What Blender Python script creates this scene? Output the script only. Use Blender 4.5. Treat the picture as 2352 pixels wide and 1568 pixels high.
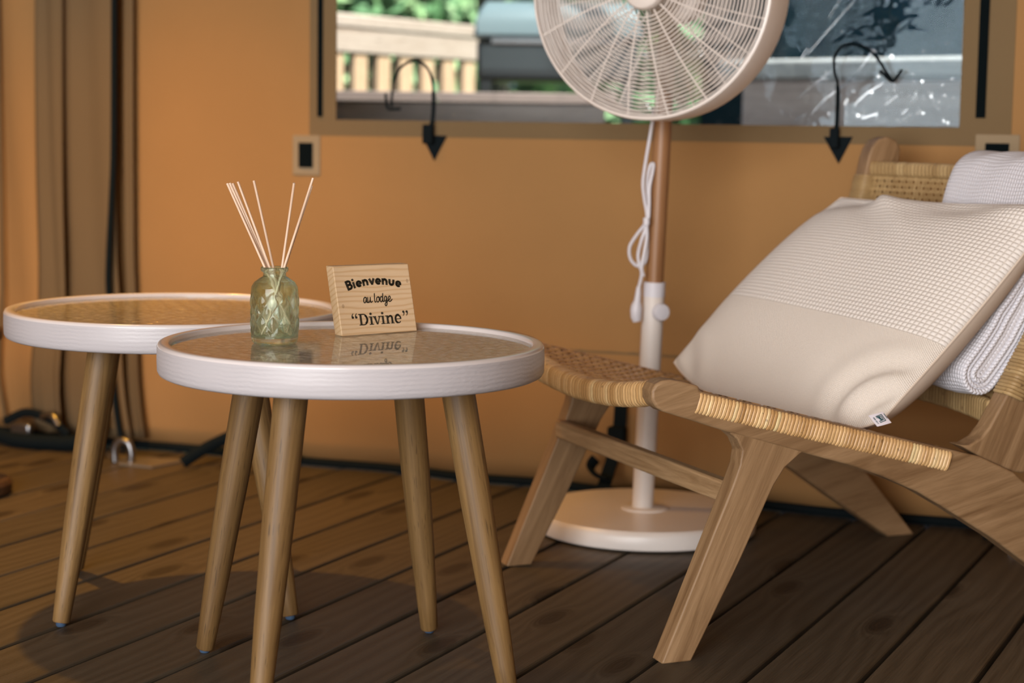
import bpy, bmesh, math, random
from mathutils import Vector, Matrix
random.seed(7)
PI = math.pi
S = bpy.context.scene
for o in list(bpy.data.objects):
    bpy.data.objects.remove(o)
C = S.collection

# ------------------------------------------------------------------ camera
FPX, PITCH, ROLL, HC = 4173.05, 0.11606, 0.014668, 0.7228
W, H = 2352.0, 1568.0
_fw = Vector((0, math.cos(PITCH), -math.sin(PITCH)))
_up = Vector((0, math.sin(PITCH), math.cos(PITCH)))
_rt = Vector((1, 0, 0))
RT = _rt * math.cos(ROLL) + _up * math.sin(ROLL)
UP = -_rt * math.sin(ROLL) + _up * math.cos(ROLL)
cam_d = bpy.data.cameras.new('camera')
cam = bpy.data.objects.new('camera', cam_d)
C.objects.link(cam)
mw = Matrix((RT, UP, -_fw)).transposed().to_4x4()
mw.translation = Vector((0, 0, HC))
cam.matrix_world = mw
cam_d.sensor_width = 36
cam_d.lens = FPX * 36 / W
cam_d.clip_start = 0.05
cam_d.dof.use_dof = True
cam_d.dof.focus_distance = 2.40
cam_d.dof.aperture_fstop = 3.6
S.camera = cam

# ------------------------------------------------------------------ view, world, sun, daylight
S.view_settings.view_transform = 'Standard'
S.view_settings.look = 'None'
S.view_settings.gamma = 1
S.view_settings.use_curve_mapping = False
S.view_settings.exposure = 0.0
SKY_STRENGTH, SUN_STRENGTH, DOOR_W, LAMP_W = 3.0, 14.0, 248.0, 132.0
wd = bpy.data.worlds.new('world'); S.world = wd; wd.use_nodes = True
wn = wd.node_tree
bg = wn.nodes['Background']
sky = wn.nodes.new('ShaderNodeTexSky')
try:
    sky.sky_type = 'HOSEK_WILKIE'
    sky.sun_direction = Vector((0.38, -0.36, 0.85)).normalized()
    sky.turbidity = 6
    sky.ground_albedo = 0.3
except Exception:
    pass
wn.links.new(sky.outputs[0], bg.inputs[0])
bg.inputs[1].default_value = SKY_STRENGTH
sun_d = bpy.data.lights.new('sun_offscreen', 'SUN'); sun = bpy.data.objects.new('sun_offscreen', sun_d); C.objects.link(sun)
sun_d.energy = SUN_STRENGTH; sun_d.angle = 0.03; sun_d.color = (1, 0.95, 0.86)
sun.rotation_euler = Vector((-0.38, 0.36, -0.85)).to_track_quat('-Z', 'Y').to_euler()

# room frame: origin on the back wall's foot, +u along the wall, d = distance into the room
TH = math.radians(-23.2)
P0 = Vector((0, 3.674, 0))
TU = Vector((math.cos(TH), math.sin(TH), 0))
TN = Vector((-math.sin(TH), math.cos(TH), 0))          # points outdoors
def RM(u, d, z): return P0 + TU * u - TN * d + Vector((0, 0, z))
# daylight falling in through the open tent doorway (behind the camera)
da = bpy.data.lights.new('doorway_daylight_offscreen', 'AREA'); door_l = bpy.data.objects.new('doorway_daylight_offscreen', da); C.objects.link(door_l)
da.shape = 'RECTANGLE'; da.size = 3.2; da.size_y = 2.2; da.energy = DOOR_W; da.color = (1.0, 0.965, 0.94)
door_l.location = RM(0.75, 5.48, 1.16)
door_l.rotation_euler = (TN + Vector((0, 0, -0.06))).to_track_quat('-Z', 'Z').to_euler()

def at(x, y, Y):
    d = _fw + RT * ((x - W / 2) / FPX) + UP * ((H / 2 - y) / FPX)
    return Vector((0, 0, HC)) + d * (Y / d.y)

# ------------------------------------------------------------------ helpers
class MB:
    def __init__(s): s.v = []; s.f = []; s.c = []; s.uv = None
    def add(s, vs, fs, col=None):
        o = len(s.v); s.v += [tuple(v) for v in vs]; s.f += [tuple(i + o for i in f) for f in fs]
        s.c += [col if col is not None else 0.5] * len(vs)
    def box(s, a, b, col=None):
        (x0, y0, z0), (x1, y1, z1) = a, b
        s.add([(x0, y0, z0), (x1, y0, z0), (x1, y1, z0), (x0, y1, z0), (x0, y0, z1), (x1, y0, z1), (x1, y1, z1), (x0, y1, z1)],
              [(3, 2, 1, 0), (4, 5, 6, 7), (0, 1, 5, 4), (1, 2, 6, 5), (2, 3, 7, 6), (3, 0, 4, 7)], col)
    def tube(s, pts, r, n=8, cap=True, closed=False, col=None, flat=1.0):
        pts = [Vector(p) for p in pts]
        N = len(pts)
        rr = r if isinstance(r, (list, tuple)) else [r] * N
        vs = []; nrm = None
        for i, p in enumerate(pts):
            a = pts[(i - 1) % N] if (closed or i > 0) else p
            b = pts[(i + 1) % N] if (closed or i < N - 1) else p
            t = (b - a).normalized()
            if nrm is None:
                k = Vector((0, 0, 1)) if abs(t.z) < 0.9 else Vector((1, 0, 0))
                nrm = (k - t * k.dot(t)).normalized()
            else:
                nrm = (nrm - t * nrm.dot(t)); nrm.normalize()
            bi = t.cross(nrm)
            for k in range(n):
                an = 2 * PI * k / n
                vs.append(p + (nrm * math.cos(an) + bi * math.sin(an) * flat) * rr[i])
        fs = []
        M = N if closed else N - 1
        for i in range(M):
            for k in range(n):
                j = (i + 1) % N
                fs.append((i * n + k, i * n + (k + 1) % n, j * n + (k + 1) % n, j * n + k))
        if cap and not closed:
            fs.append(tuple(range(n - 1, -1, -1))); fs.append(tuple((N - 1) * n + k for k in range(n)))
        s.add(vs, fs, col)
    def lathe(s, prof, n=48, center=(0, 0, 0), closed=False):
        cx, cy, cz = center; vs = []; fs = []
        m = len(prof)
        for k in range(n):
            a = 2 * PI * k / n
            for r, z in prof: vs.append((cx + r * math.cos(a), cy + r * math.sin(a), cz + z))
        for k in range(n):
            k2 = (k + 1) % n
            for i in range(m if closed else m - 1):
                i2 = (i + 1) % m
                fs.append((k * m + i, k2 * m + i, k2 * m + i2, k * m + i2))
        if not closed:
            if prof[0][0] > 1e-6: fs.append(tuple(k * m for k in range(n - 1, -1, -1)))
            if prof[-1][0] > 1e-6: fs.append(tuple(k * m + m - 1 for k in range(n)))
        s.add(vs, fs)
    def prism(s, poly, y0, y1):
        """poly in (x, z), extruded along y"""
        n = len(poly)
        vs = [(x, y0, z) for x, z in poly] + [(x, y1, z) for x, z in poly]
        fs = [tuple(range(n)), tuple(range(2 * n - 1, n - 1, -1))]
        fs += [(i + n, (i + 1) % n + n, (i + 1) % n, i) for i in range(n)]
        s.add(vs, fs)
    def build(s, name, m, parent=None, smooth=True, bevel=0, angle=0.7, seg=2, loc=None, rot=None):
        me = bpy.data.meshes.new(name)
        me.from_pydata(s.v, [], s.f); me.update()
        bm = bmesh.new(); bm.from_mesh(me); bmesh.ops.remove_doubles(bm, verts=bm.verts, dist=1e-6)
        bmesh.ops.recalc_face_normals(bm, faces=bm.faces); 
        if not any(abs(c - 0.5) > 1e-6 for c in s.c):
            bm.to_mesh(me)
        bm.free()
        if any(abs(c - 0.5) > 1e-6 for c in s.c):
            at_ = me.attributes.new('tone', 'FLOAT', 'POINT')
            at_.data.foreach_set('value', s.c)
        me.materials.append(m)
        if smooth:
            me.polygons.foreach_set('use_smooth', [True] * len(me.polygons))
            try: me.set_sharp_from_angle(angle=angle)
            except Exception: pass
        o = bpy.data.objects.new(name, me); C.objects.link(o)
        if parent: o.parent = parent
        if loc is not None: o.location = loc
        if rot is not None: o.rotation_euler = rot
        if bevel:
            b = o.modifiers.new('bevel', 'BEVEL'); b.width = bevel; b.segments = seg; b.limit_method = 'ANGLE'; b.angle_limit = 0.6
            b.harden_normals = False
        return o

def tag(o, label=None, cat=None, group=None, kind=None):
    if label: o['label'] = label
    if cat: o['category'] = cat
    if group: o['group'] = group
    if kind: o['kind'] = kind
    return o
def empty(name, loc, rz=0.0, label=None, cat=None, group=None):
    o = bpy.data.objects.new(name, None); C.objects.link(o)
    o.location = loc; o.rotation_euler = (0, 0, rz); o.empty_display_size = 0.05
    return tag(o, label, cat, group)
def copy_part(o, parent, name=None):
    c = o.copy(); C.objects.link(c); c.parent = parent
    return c
def cr(pts, n=8, closed=False):
    """Catmull-Rom through pts"""
    pts = [Vector(p) for p in pts]; out = []; N = len(pts)
    rng = range(N) if closed else range(N - 1)
    for i in rng:
        p1, p2 = pts[i], pts[(i + 1) % N]
        p0 = pts[i - 1] if (closed or i > 0) else p1 * 2 - p2
        p3 = pts[(i + 2) % N] if (closed or i < N - 2) else p2 * 2 - p1
        for k in range(n):
            t = k / n
            out.append(0.5 * ((2 * p1) + (p2 - p0) * t + (2 * p0 - 5 * p1 + 4 * p2 - p3) * t * t + (3 * p1 - p0 - 3 * p2 + p3) * t ** 3))
    if not closed: out.append(pts[-1])
    return out

# ------------------------------------------------------------------ materials
class NT:
    def __init__(s, name):
        s.m = bpy.data.materials.new(name); s.m.use_nodes = True; s.t = s.m.node_tree
        s.b = s.t.nodes['Principled BSDF']; s.out = s.t.nodes['Material Output']
    def n(s, typ, ins=None, **pr):
        nd = s.t.nodes.new('ShaderNode' + typ)
        for k, v in pr.items(): setattr(nd, k, v)
        for k, v in (ins or {}).items(): s.set(nd, k, v)
        return nd
    def set(s, nd, k, v):
        sock = nd.inputs[k]
        if hasattr(v, 'is_output') or isinstance(v, bpy.types.NodeSocket): s.t.links.new(v, sock)
        else: sock.default_value = v
    def p(s, **k):
        for a, v in k.items(): s.set(s.b, a.replace('_', ' '), v)
        return s
    def math(s, op, a, b=0.0, c=None):
        nd = s.n('Math', operation=op); s.set(nd, 0, a); s.set(nd, 1, b)
        if c is not None: s.set(nd, 2, c)
        return nd.outputs[0]
    def noise(s, vec, scale, detail=4, rough=0.55, dist=0.0):
        nd = s.n('TexNoise', {'Scale': scale, 'Detail': detail, 'Roughness': rough, 'Distortion': dist})
        if vec is not None: s.set(nd, 'Vector', vec)
        return nd.outputs[0]
    def mapping(s, vec, scale=(1, 1, 1), loc=(0, 0, 0), rot=(0, 0, 0)):
        nd = s.n('Mapping', {'Scale': scale, 'Location': loc, 'Rotation': rot}); s.set(nd, 'Vector', vec); return nd.outputs[0]
    def ramp(s, fac, stops):
        nd = s.n('ValToRGB'); s.set(nd, 0, fac); e = nd.color_ramp.elements
        while len(e) < len(stops): e.new(0.5)
        for i, (p, c) in enumerate(stops): e[i].position = p; e[i].color = (*c, 1) if len(c) == 3 else c
        return nd.outputs[0]
    def mix(s, fac, a, b, mode='MIX'):
        nd = s.n('Mix', data_type='RGBA', blend_type=mode)
        s.set(nd, 0, fac)
        for i, v in ((6, a), (7, b)):
            if isinstance(v, tuple) and len(v) == 3: v = (*v, 1)
            s.set(nd, i, v)
        return nd.outputs[2]
    def bump(s, h, strength=0.3, dist=0.002, normal=None):
        nd = s.n('Bump', {'Strength': strength, 'Distance': dist}); s.set(nd, 'Height', h)
        if normal is not None: s.set(nd, 'Normal', normal)
        return nd.outputs[0]
    def obj(s): return s.n('TexCoord').outputs['Object']
    def rnd(s): return s.n('ObjectInfo').outputs['Random']
    def shift(s, vec, k=37.0):
        sc = s.math('MULTIPLY', s.rnd(), k)
        cb = s.n('CombineXYZ', {0: sc, 1: sc, 2: sc})
        nd = s.n('VectorMath', operation='ADD'); s.set(nd, 0, vec); s.set(nd, 1, cb.outputs[0]); return nd.outputs[0]

def plain(name, col, rough=0.5, metal=0.0, bump=None, spec=None, coat=0):
    t = NT(name); t.p(Base_Color=(*col, 1), Roughness=rough, Metallic=metal)
    if spec is not None: t.p(Specular_IOR_Level=spec)
    if coat: t.p(Coat_Weight=coat, Coat_Roughness=0.1)
    if bump:
        t.p(Normal=t.bump(t.noise(t.obj(), bump[0], 3), bump[1], bump[2] if len(bump) > 2 else 0.001))
    return t.m
def wood(name, dark, mid, light, axis=2, across=26, along=1.3, rough=0.55, bump=0.25, pores=True, coat=0, shift=True, rot=None):
    t = NT(name)
    v = t.obj()
    if shift: v = t.shift(v)
    if rot: v = t.mapping(v, (1, 1, 1), (0, 0, 0), rot)
    sc = [across] * 3; sc[axis] = along
    g = t.noise(t.mapping(v, tuple(sc)), 1.0, 5, 0.6, 1.2)
    col = t.ramp(g, [(0.28, dark), (0.5, mid), (0.72, light)])
    sf = [across * 9] * 3; sf[axis] = along * 9
    f = t.noise(t.mapping(v, tuple(sf)), 1.0, 3, 0.6)
    col = t.mix(0.35, col, t.ramp(f, [(0.3, (0.55, 0.5, 0.45)), (0.6, (1, 1, 1))]), 'MULTIPLY')
    hgt = f
    if pores:
        sp = [across * 16] * 3; sp[axis] = along * 22
        pn = t.noise(t.mapping(v, tuple(sp)), 1.0, 1, 0.5)
        pm = t.ramp(pn, [(0.28, (1, 1, 1)), (0.34, (0, 0, 0))])
        col = t.mix(t.math('MULTIPLY', pm, 0.55), col, tuple(c * 0.3 for c in dark))
    t.p(Base_Color=col, Roughness=rough, Normal=t.bump(hgt, bump, 0.0015))
    if coat: t.p(Coat_Weight=coat, Coat_Roughness=0.25)
    return t.m

def board_mat():
    t = NT('deck_board_wood')
    v = t.shift(t.obj(), 53.0)
    sx = t.n('SeparateXYZ'); t.set(sx, 0, v)
    x, y = sx.outputs[0], sx.outputs[1]
    # knots: cells stretched along the board
    kv = t.mapping(v, (9.0, 3.1, 0.0001))
    vo = t.n('TexVoronoi', {'Scale': 1.0, 'Randomness': 1.0}, feature='F1', voronoi_dimensions='2D'); t.set(vo, 'Vector', kv)
    dist = vo.outputs['Distance']
    vc = t.n('SeparateColor'); t.set(vc, 0, vo.outputs['Color'])
    keep = t.math('GREATER_THAN', vc.outputs[0], 0.45)
    infl = t.math('MULTIPLY', keep, t.math('POWER', 2.718, t.math('MULTIPLY', t.math('MULTIPLY', dist, dist), -42.0)))
    lowf = t.noise(t.mapping(v, (5.0, 0.9, 1)), 1.0, 3, 0.5)
    phase = t.math('ADD', t.math('MULTIPLY', x, 230.0), t.math('ADD', t.math('MULTIPLY', lowf, 44.0), t.math('MULTIPLY', infl, 24.0)))
    ring = t.math('MULTIPLY', t.math('ADD', t.math('SINE', phase), 1.0), 0.5)
    fine = t.noise(t.mapping(v, (420, 9, 1)), 1.0, 3, 0.6)
    g = t.math('ADD', t.math('MULTIPLY', ring, 0.24), t.math('MULTIPLY', fine, 0.76))
    base = t.ramp(g, [(0.15, (0.048, 0.038, 0.026)), (0.5, (0.083, 0.069, 0.050)), (0.85, (0.114, 0.097, 0.073))])
    tone = t.ramp(t.noise(t.mapping(v, (3, 0.7, 1)), 1.0, 3), [(0.3, (0.78, 0.76, 0.74)), (0.7, (1.08, 1.03, 0.96))])
    col = t.mix(1.0, base, tone, 'MULTIPLY')
    var = t.ramp(t.rnd(), [(0.0, (0.82, 0.82, 0.82)), (1.0, (1.1, 1.06, 1.0))])
    col = t.mix(1.0, col, var, 'MULTIPLY')
    km = t.ramp(t.math('MULTIPLY', keep, t.math('SUBTRACT', 1.0, dist)), [(0.80, (0, 0, 0)), (0.90, (1, 1, 1))])
    col = t.mix(t.math('MULTIPLY', km, 0.85), col, (0.022, 0.014, 0.008))
    t.p(Base_Color=col, Roughness=t.math('ADD', t.math('MULTIPLY', fine, 0.2), 0.42), Specular_IOR_Level=0.35,
        Normal=t.bump(g, 0.35, 0.0025))
    return t.m

def canvas(name, col, blot=0.12, weave=900):
    t = NT(name); v = t.obj()
    b = t.noise(v, 2.2, 4, 0.55)
    f = t.noise(v, weave, 2, 0.6)
    c = t.mix(b, tuple(x * (1 - blot) for x in col), tuple(min(1, x * (1 + blot)) for x in col))
    c = t.mix(0.25, c, t.ramp(f, [(0.35, (0.75, 0.75, 0.75)), (0.65, (1.1, 1.1, 1.1))]), 'MULTIPLY')
    t.p(Base_Color=c, Roughness=0.85, Specular_IOR_Level=0.12, Normal=t.bump(f, 0.25, 0.0006))
    return t.m

def thin_glass(name, tint=(1, 1, 1), ior=1.5, rough=0.0, haze=0.0, hazecol=(0.8, 0.85, 0.9), bumpsc=None, gl=(1, 1, 1)):
    t = NT(name); t.t.nodes.remove(t.b)
    tr = t.n('BsdfTransparent', {'Color': (*tint, 1)})
    gl_ = t.n('BsdfGlossy', {'Color': (*gl, 1), 'Roughness': rough})
    fr = t.n('LayerWeight', {'Blend': 0.5})
    f0 = ((ior - 1) / (ior + 1)) ** 2
    if bumpsc:
        nn = t.bump(t.noise(t.obj(), bumpsc[0], 3), bumpsc[1], bumpsc[2])
        t.set(gl_, 'Normal', nn); t.set(fr, 'Normal', nn)
    fac = t.math('ADD', t.math('MULTIPLY', t.math('POWER', fr.outputs['Facing'], 5.0), 1 - f0), f0)
    mx = t.n('MixShader'); t.set(mx, 0, fac); t.set(mx, 1, tr.outputs[0]); t.set(mx, 2, gl_.outputs[0])
    res = mx.outputs[0]
    if haze:
        df = t.n('BsdfDiffuse', {'Color': (*hazecol, 1)})
        tl = t.n('BsdfTranslucent', {'Color': (*hazecol, 1)})
        ad = t.n('MixShader', {0: 0.5}); t.set(ad, 1, df.outputs[0]); t.set(ad, 2, tl.outputs[0])
        sp = t.noise(t.obj(), 260, 3, 0.7)
        hz = t.math('MULTIPLY', t.ramp(sp, [(0.42, (0.35, 0.35, 0.35)), (0.62, (1, 1, 1))]), haze)
        m2 = t.n('MixShader'); t.set(m2, 0, hz); t.set(m2, 1, res); t.set(m2, 2, ad.outputs[0]); res = m2.outputs[0]
    t.t.links.new(res, t.out.inputs[0])
    return t.m

def strand_mat(name, stops, rough=0.42):
    t = NT(name)
    a = t.n('Attribute', attribute_name='tone').outputs['Fac']
    c = t.ramp(a, stops)
    f = t.noise(t.obj(), 160, 3)
    c = t.mix(0.3, c, t.ramp(f, [(0.3, (0.7, 0.66, 0.6)), (0.65, (1.1, 1.1, 1.1))]), 'MULTIPLY')
    sp = t.ramp(t.noise(t.obj(), 90, 2), [(0.27, (1, 1, 1)), (0.31, (0, 0, 0))])
    c = t.mix(t.math('MULTIPLY', sp, 0.6), c, (0.10, 0.05, 0.02))
    t.p(Base_Color=c, Roughness=rough, Specular_IOR_Level=0.45, Normal=t.bump(f, 0.2, 0.0008))
    return t.m

AMBER = (0.37, 0.20, 0.076)
m_canvas = canvas('amber_tent_canvas', AMBER)
m_flap = canvas('brown_webbing_flap', (0.17, 0.115, 0.06))
m_band = canvas('olive_brown_band', (0.20, 0.135, 0.068))
m_roof = canvas('roof_canvas', (0.30, 0.20, 0.10))
m_black = plain('black_webbing', (0.004, 0.008, 0.010), 0.85, bump=(700, 0.4), spec=0.15)
m_zip = plain('black_zip', (0.002, 0.005, 0.006), 0.9, bump=(500, 0.5), spec=0.1)
m_patch = canvas('beige_patch', (0.33, 0.25, 0.155))
m_film = thin_glass('clear_window_film', (0.87, 0.95, 0.97), 1.33, 0.03, 0.014, (0.42, 0.66, 0.80), (14, 0.25, 0.01), (0.62, 0.82, 0.95))
m_crease = thin_glass('folded_clear_film', (0.90, 0.94, 0.96), 1.9, 0.06, 0.02, (0.6, 0.7, 0.8))
m_board = board_mat()
m_sub = plain('dark_subfloor', (0.02, 0.014, 0.008), 0.9)
m_leg = wood('acacia_table_leg', (0.10, 0.052, 0.015), (0.19, 0.108, 0.036), (0.29, 0.172, 0.062), 2, 34, 1.4, 0.55, 0.18)
TEAK = ((0.18, 0.098, 0.042), (0.285, 0.172, 0.083), (0.38, 0.24, 0.125))
m_teak = wood('teak_rail_wood', *TEAK, 0, 38, 2.6, 0.55, 0.2, pores=False, rot=(0, 0.25, 0))
m_teakleg = wood('teak_leg_wood', *TEAK, 2, 44, 2.6, 0.55, 0.2, pores=False, rot=(0, -0.42, 0))
m_teakpost = wood('teak_post_wood', *TEAK, 2, 40, 2.6, 0.55, 0.2, pores=False, rot=(0, -0.40, 0))
m_teakbar = wood('teak_stretcher_wood', (0.25, 0.145, 0.065), (0.38, 0.24, 0.12), (0.50, 0.33, 0.18), 1, 60, 3.5, 0.55, 0.2, pores=False)  # paler copy of the frame teak, brightness painted in for bars under the seat
m_pine = None
m_rim = None
m_white = plain('cream_white_lacquer', (0.78, 0.72, 0.67), 0.34)
m_cool = plain('white_plastic', (0.72, 0.71, 0.76), 0.35)
m_pole = wood('beech_fan_pole', (0.27, 0.125, 0.05), (0.33, 0.165, 0.07), (0.38, 0.20, 0.09), 2, 40, 1.2, 0.42, 0.05, pores=False)
m_glide = plain('blue_grey_glide', (0.05, 0.09, 0.16), 0.4)
m_reed = wood('reed_stick', (0.62, 0.42, 0.29), (0.78, 0.58, 0.43), (0.88, 0.70, 0.55), 2, 300, 8, 0.7, 0.2, pores=False)
m_ink = plain('burnt_lettering', (0.022, 0.017, 0.008), 0.8)
m_metal = plain('worn_steel', (0.26, 0.26, 0.27), 0.32, 1.0, bump=(90, 0.2))
m_plate = plain('dull_floor_plate', (0.30, 0.26, 0.21), 0.4, 0.6, bump=(60, 0.15))
m_brownwood = wood('dark_brown_lamp_wood', (0.03, 0.012, 0.006), (0.06, 0.028, 0.012), (0.09, 0.045, 0.02), 0, 20, 2, 0.5, 0.1)
RATT = [(0.0, (0.34, 0.175, 0.06)), (0.3, (0.54, 0.315, 0.125)), (0.6, (0.69, 0.44, 0.20)), (0.85, (0.80, 0.56, 0.28)), (1.0, (0.76, 0.60, 0.31))]
m_ratt = strand_mat('rattan_strand', RATT)
m_weave = strand_mat('woven_rattan', [(0.0, (0.30, 0.15, 0.05)), (0.5, (0.47, 0.26, 0.10)), (1.0, (0.60, 0.37, 0.16))], 0.3)
m_weaveb = strand_mat('woven_rattan_back', [(0.0, (0.30, 0.19, 0.08)), (0.5, (0.42, 0.28, 0.125)), (1.0, (0.52, 0.37, 0.18))], 0.5)

t = NT('ridged_white_paint')
v = t.obj(); sx = t.n('SeparateXYZ'); t.set(sx, 0, v)
wob = t.noise(t.mapping(v, (26, 26, 12)), 1.0, 4, 0.6)
band = t.math('SINE', t.math('ADD', t.math('MULTIPLY', sx.outputs[2], 1150.0), t.math('MULTIPLY', wob, 9.0)))
grit = t.noise(t.mapping(v, (160, 160, 420)), 1.0, 3, 0.65)
amt = t.ramp(t.noise(t.mapping(v, (11, 11, 5)), 1.0, 2), [(0.35, (0.15, 0.15, 0.15)), (0.65, (1, 1, 1))])
hh = t.math('MULTIPLY', t.math('ADD', t.math('MULTIPLY', band, 0.20), grit), amt)
t.p(Base_Color=(0.485, 0.465, 0.485, 1), Roughness=0.38, Normal=t.bump(hh, 0.45, 0.0016)); m_rim = t.m
m_rimtop = plain('smooth_white_paint', (0.66, 0.62, 0.62), 0.22, coat=0.3)

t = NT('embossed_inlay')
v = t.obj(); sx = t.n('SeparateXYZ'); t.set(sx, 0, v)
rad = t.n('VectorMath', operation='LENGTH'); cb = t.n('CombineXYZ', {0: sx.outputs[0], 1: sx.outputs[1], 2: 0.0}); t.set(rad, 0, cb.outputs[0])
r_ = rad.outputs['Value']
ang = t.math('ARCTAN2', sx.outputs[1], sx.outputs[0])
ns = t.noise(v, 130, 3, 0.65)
col = t.ramp(t.noise(v, 75, 5, 0.8), [(0.30, (0.62, 0.54, 0.43)), (0.43, (0.80, 0.73, 0.62)), (0.55, (0.90, 0.85, 0.77))])  # mottled inlay colour; its pale flecks also paint in sparkle off the embossing
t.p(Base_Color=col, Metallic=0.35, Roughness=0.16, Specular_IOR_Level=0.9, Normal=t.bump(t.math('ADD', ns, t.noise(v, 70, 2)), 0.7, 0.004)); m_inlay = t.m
m_glass = thin_glass('table_glass', (0.98, 0.98, 0.97), 1.48, 0.004)

t = NT('pale_green_glass'); t.t.nodes.remove(t.b)
gg = t.n('BsdfGlass', {'Color': (0.915, 0.992, 0.94, 1), 'Roughness': 0.0, 'IOR': 1.45})
tr = t.n('BsdfTransparent', {'Color': (0.93, 0.99, 0.95, 1)})
tl = t.n('BsdfTranslucent', {'Color': (0.62, 0.88, 0.72, 1)})
m1 = t.n('MixShader', {0: 0.72}); t.set(m1, 1, tr.outputs[0]); t.set(m1, 2, gg.outputs[0])
m2 = t.n('MixShader', {0: 0.008}); t.set(m2, 1, m1.outputs[0]); t.set(m2, 2, tl.outputs[0])
t.t.links.new(m2.outputs[0], t.out.inputs[0]); m_bottle = t.m

t = NT('pine_block')
v = t.obj(); sx = t.n('SeparateXYZ'); t.set(sx, 0, v)
lf = t.noise(t.mapping(v, (10, 10, 34)), 1.0, 2, 0.4)
ph = t.math('ADD', t.math('MULTIPLY', sx.outputs[2], 760.0), t.math('MULTIPLY', lf, 14.0))
ph = t.math('ADD', ph, t.math('MULTIPLY', sx.outputs[1], 500.0))
rg = t.math('POWER', t.math('MULTIPLY', t.math('ADD', t.math('SINE', ph), 1.0), 0.5), 3.0)
fi = t.noise(t.mapping(v, (40, 400, 700)), 1.0, 3)
col = t.mix(t.math('MULTIPLY', rg, 0.6), (0.69, 0.51, 0.32), (0.54, 0.33, 0.15))
col = t.mix(0.2, col, t.ramp(fi, [(0.3, (0.8, 0.78, 0.75)), (0.7, (1.08, 1.06, 1.04))]), 'MULTIPLY')
for kx, kz in ((0.0082, 0.0395), (0.1185, 0.0693)):
    dx = t.math('SUBTRACT', sx.outputs[0], kx); dz = t.math('SUBTRACT', sx.outputs[2], kz)
    dd = t.math('SQRT', t.math('ADD', t.math('MULTIPLY', dx, dx), t.math('MULTIPLY', t.math('MULTIPLY', dz, dz), 0.6)))
    kn = t.ramp(t.math('MULTIPLY', dd, 250.0), [(0.0, (0.6, 0.6, 0.6)), (0.3, (0.25, 0.25, 0.25)), (0.38, (1, 1, 1)), (0.52, (0, 0, 0))])
    col = t.mix(t.math('MULTIPLY', kn, 0.7), col, (0.10, 0.055, 0.025))
t.p(Base_Color=col, Roughness=0.6, Normal=t.bump(rg, 0.1, 0.0006)); m_pine = t.m

def cloth(name, col, pitch, waffle=True, split=None, col2=None):
    """uv in metres; waffle cells above v = split, plain weave below"""
    t = NT(name); uv = t.n('UVMap').outputs[0]
    sx = t.n('SeparateXYZ'); t.set(sx, 0, uv)
    w = 2 * PI / pitch
    a = t.math('ABSOLUTE', t.math('SINE', t.math('MULTIPLY', sx.outputs[0], w / 2)))
    b = t.math('ABSOLUTE', t.math('SINE', t.math('MULTIPLY', sx.outputs[1], w / 2)))
    cell = t.math('POWER', t.math('MULTIPLY', a, b), 0.5)
    w2 = 2 * PI / (pitch * 0.45)
    pl = t.math('MULTIPLY', t.math('SINE', t.math('MULTIPLY', sx.outputs[0], w2)), t.math('SINE', t.math('MULTIPLY', sx.outputs[1], w2)))
    sp = t.noise(t.mapping(uv, (1, 1, 1)), 900, 2, 0.7)
    if split is not None:
        m = t.math('GREATER_THAN', sx.outputs[1], split)
        hgt = t.math('ADD', t.math('MULTIPLY', m, cell), t.math('MULTIPLY', t.math('SUBTRACT', 1.0, m), t.math('MULTIPLY', t.math('ADD', pl, 1.0), 0.3)))
        gap = t.math('MULTIPLY', m, t.math('SUBTRACT', 1.0, cell))
        c = t.mix(m, col2, col)
        c = t.mix(t.math('MULTIPLY', t.math('POWER', gap, 1.5), 0.75), c, (0.70, 0.62, 0.52))     # linen ground threads between the white cells
        lin = t.ramp(sp, [(0.35, (0.80, 0.80, 0.79)), (0.6, (1.03, 1.03, 1.03))])
        c = t.mix(0.6, c, lin, 'MULTIPLY')
    else:
        hgt = cell
        c = (*col, 1)
    t.p(Base_Color=c, Roughness=0.9, Specular_IOR_Level=0.1, Sheen_Weight=0.15, Normal=t.bump(t.math('ADD', hgt, t.math('MULTIPLY', sp, 0.25)), 0.75, 0.0030))
    return t.m
m_pillow = cloth('pillow_front_cloth', (0.92, 0.87, 0.82), 0.0072, True, 0.150, (0.87, 0.79, 0.70))
m_pback = plain('pillow_back_linen', (0.66, 0.55, 0.45), 0.9, bump=(500, 0.3))
m_throw = cloth('white_waffle_throw', (0.80, 0.80, 0.86), 0.0062)
m_tagw = plain('white_label', (0.76, 0.70, 0.74), 0.7)
m_teal = plain('teal_print', (0.0, 0.055, 0.065), 0.7)

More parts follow.
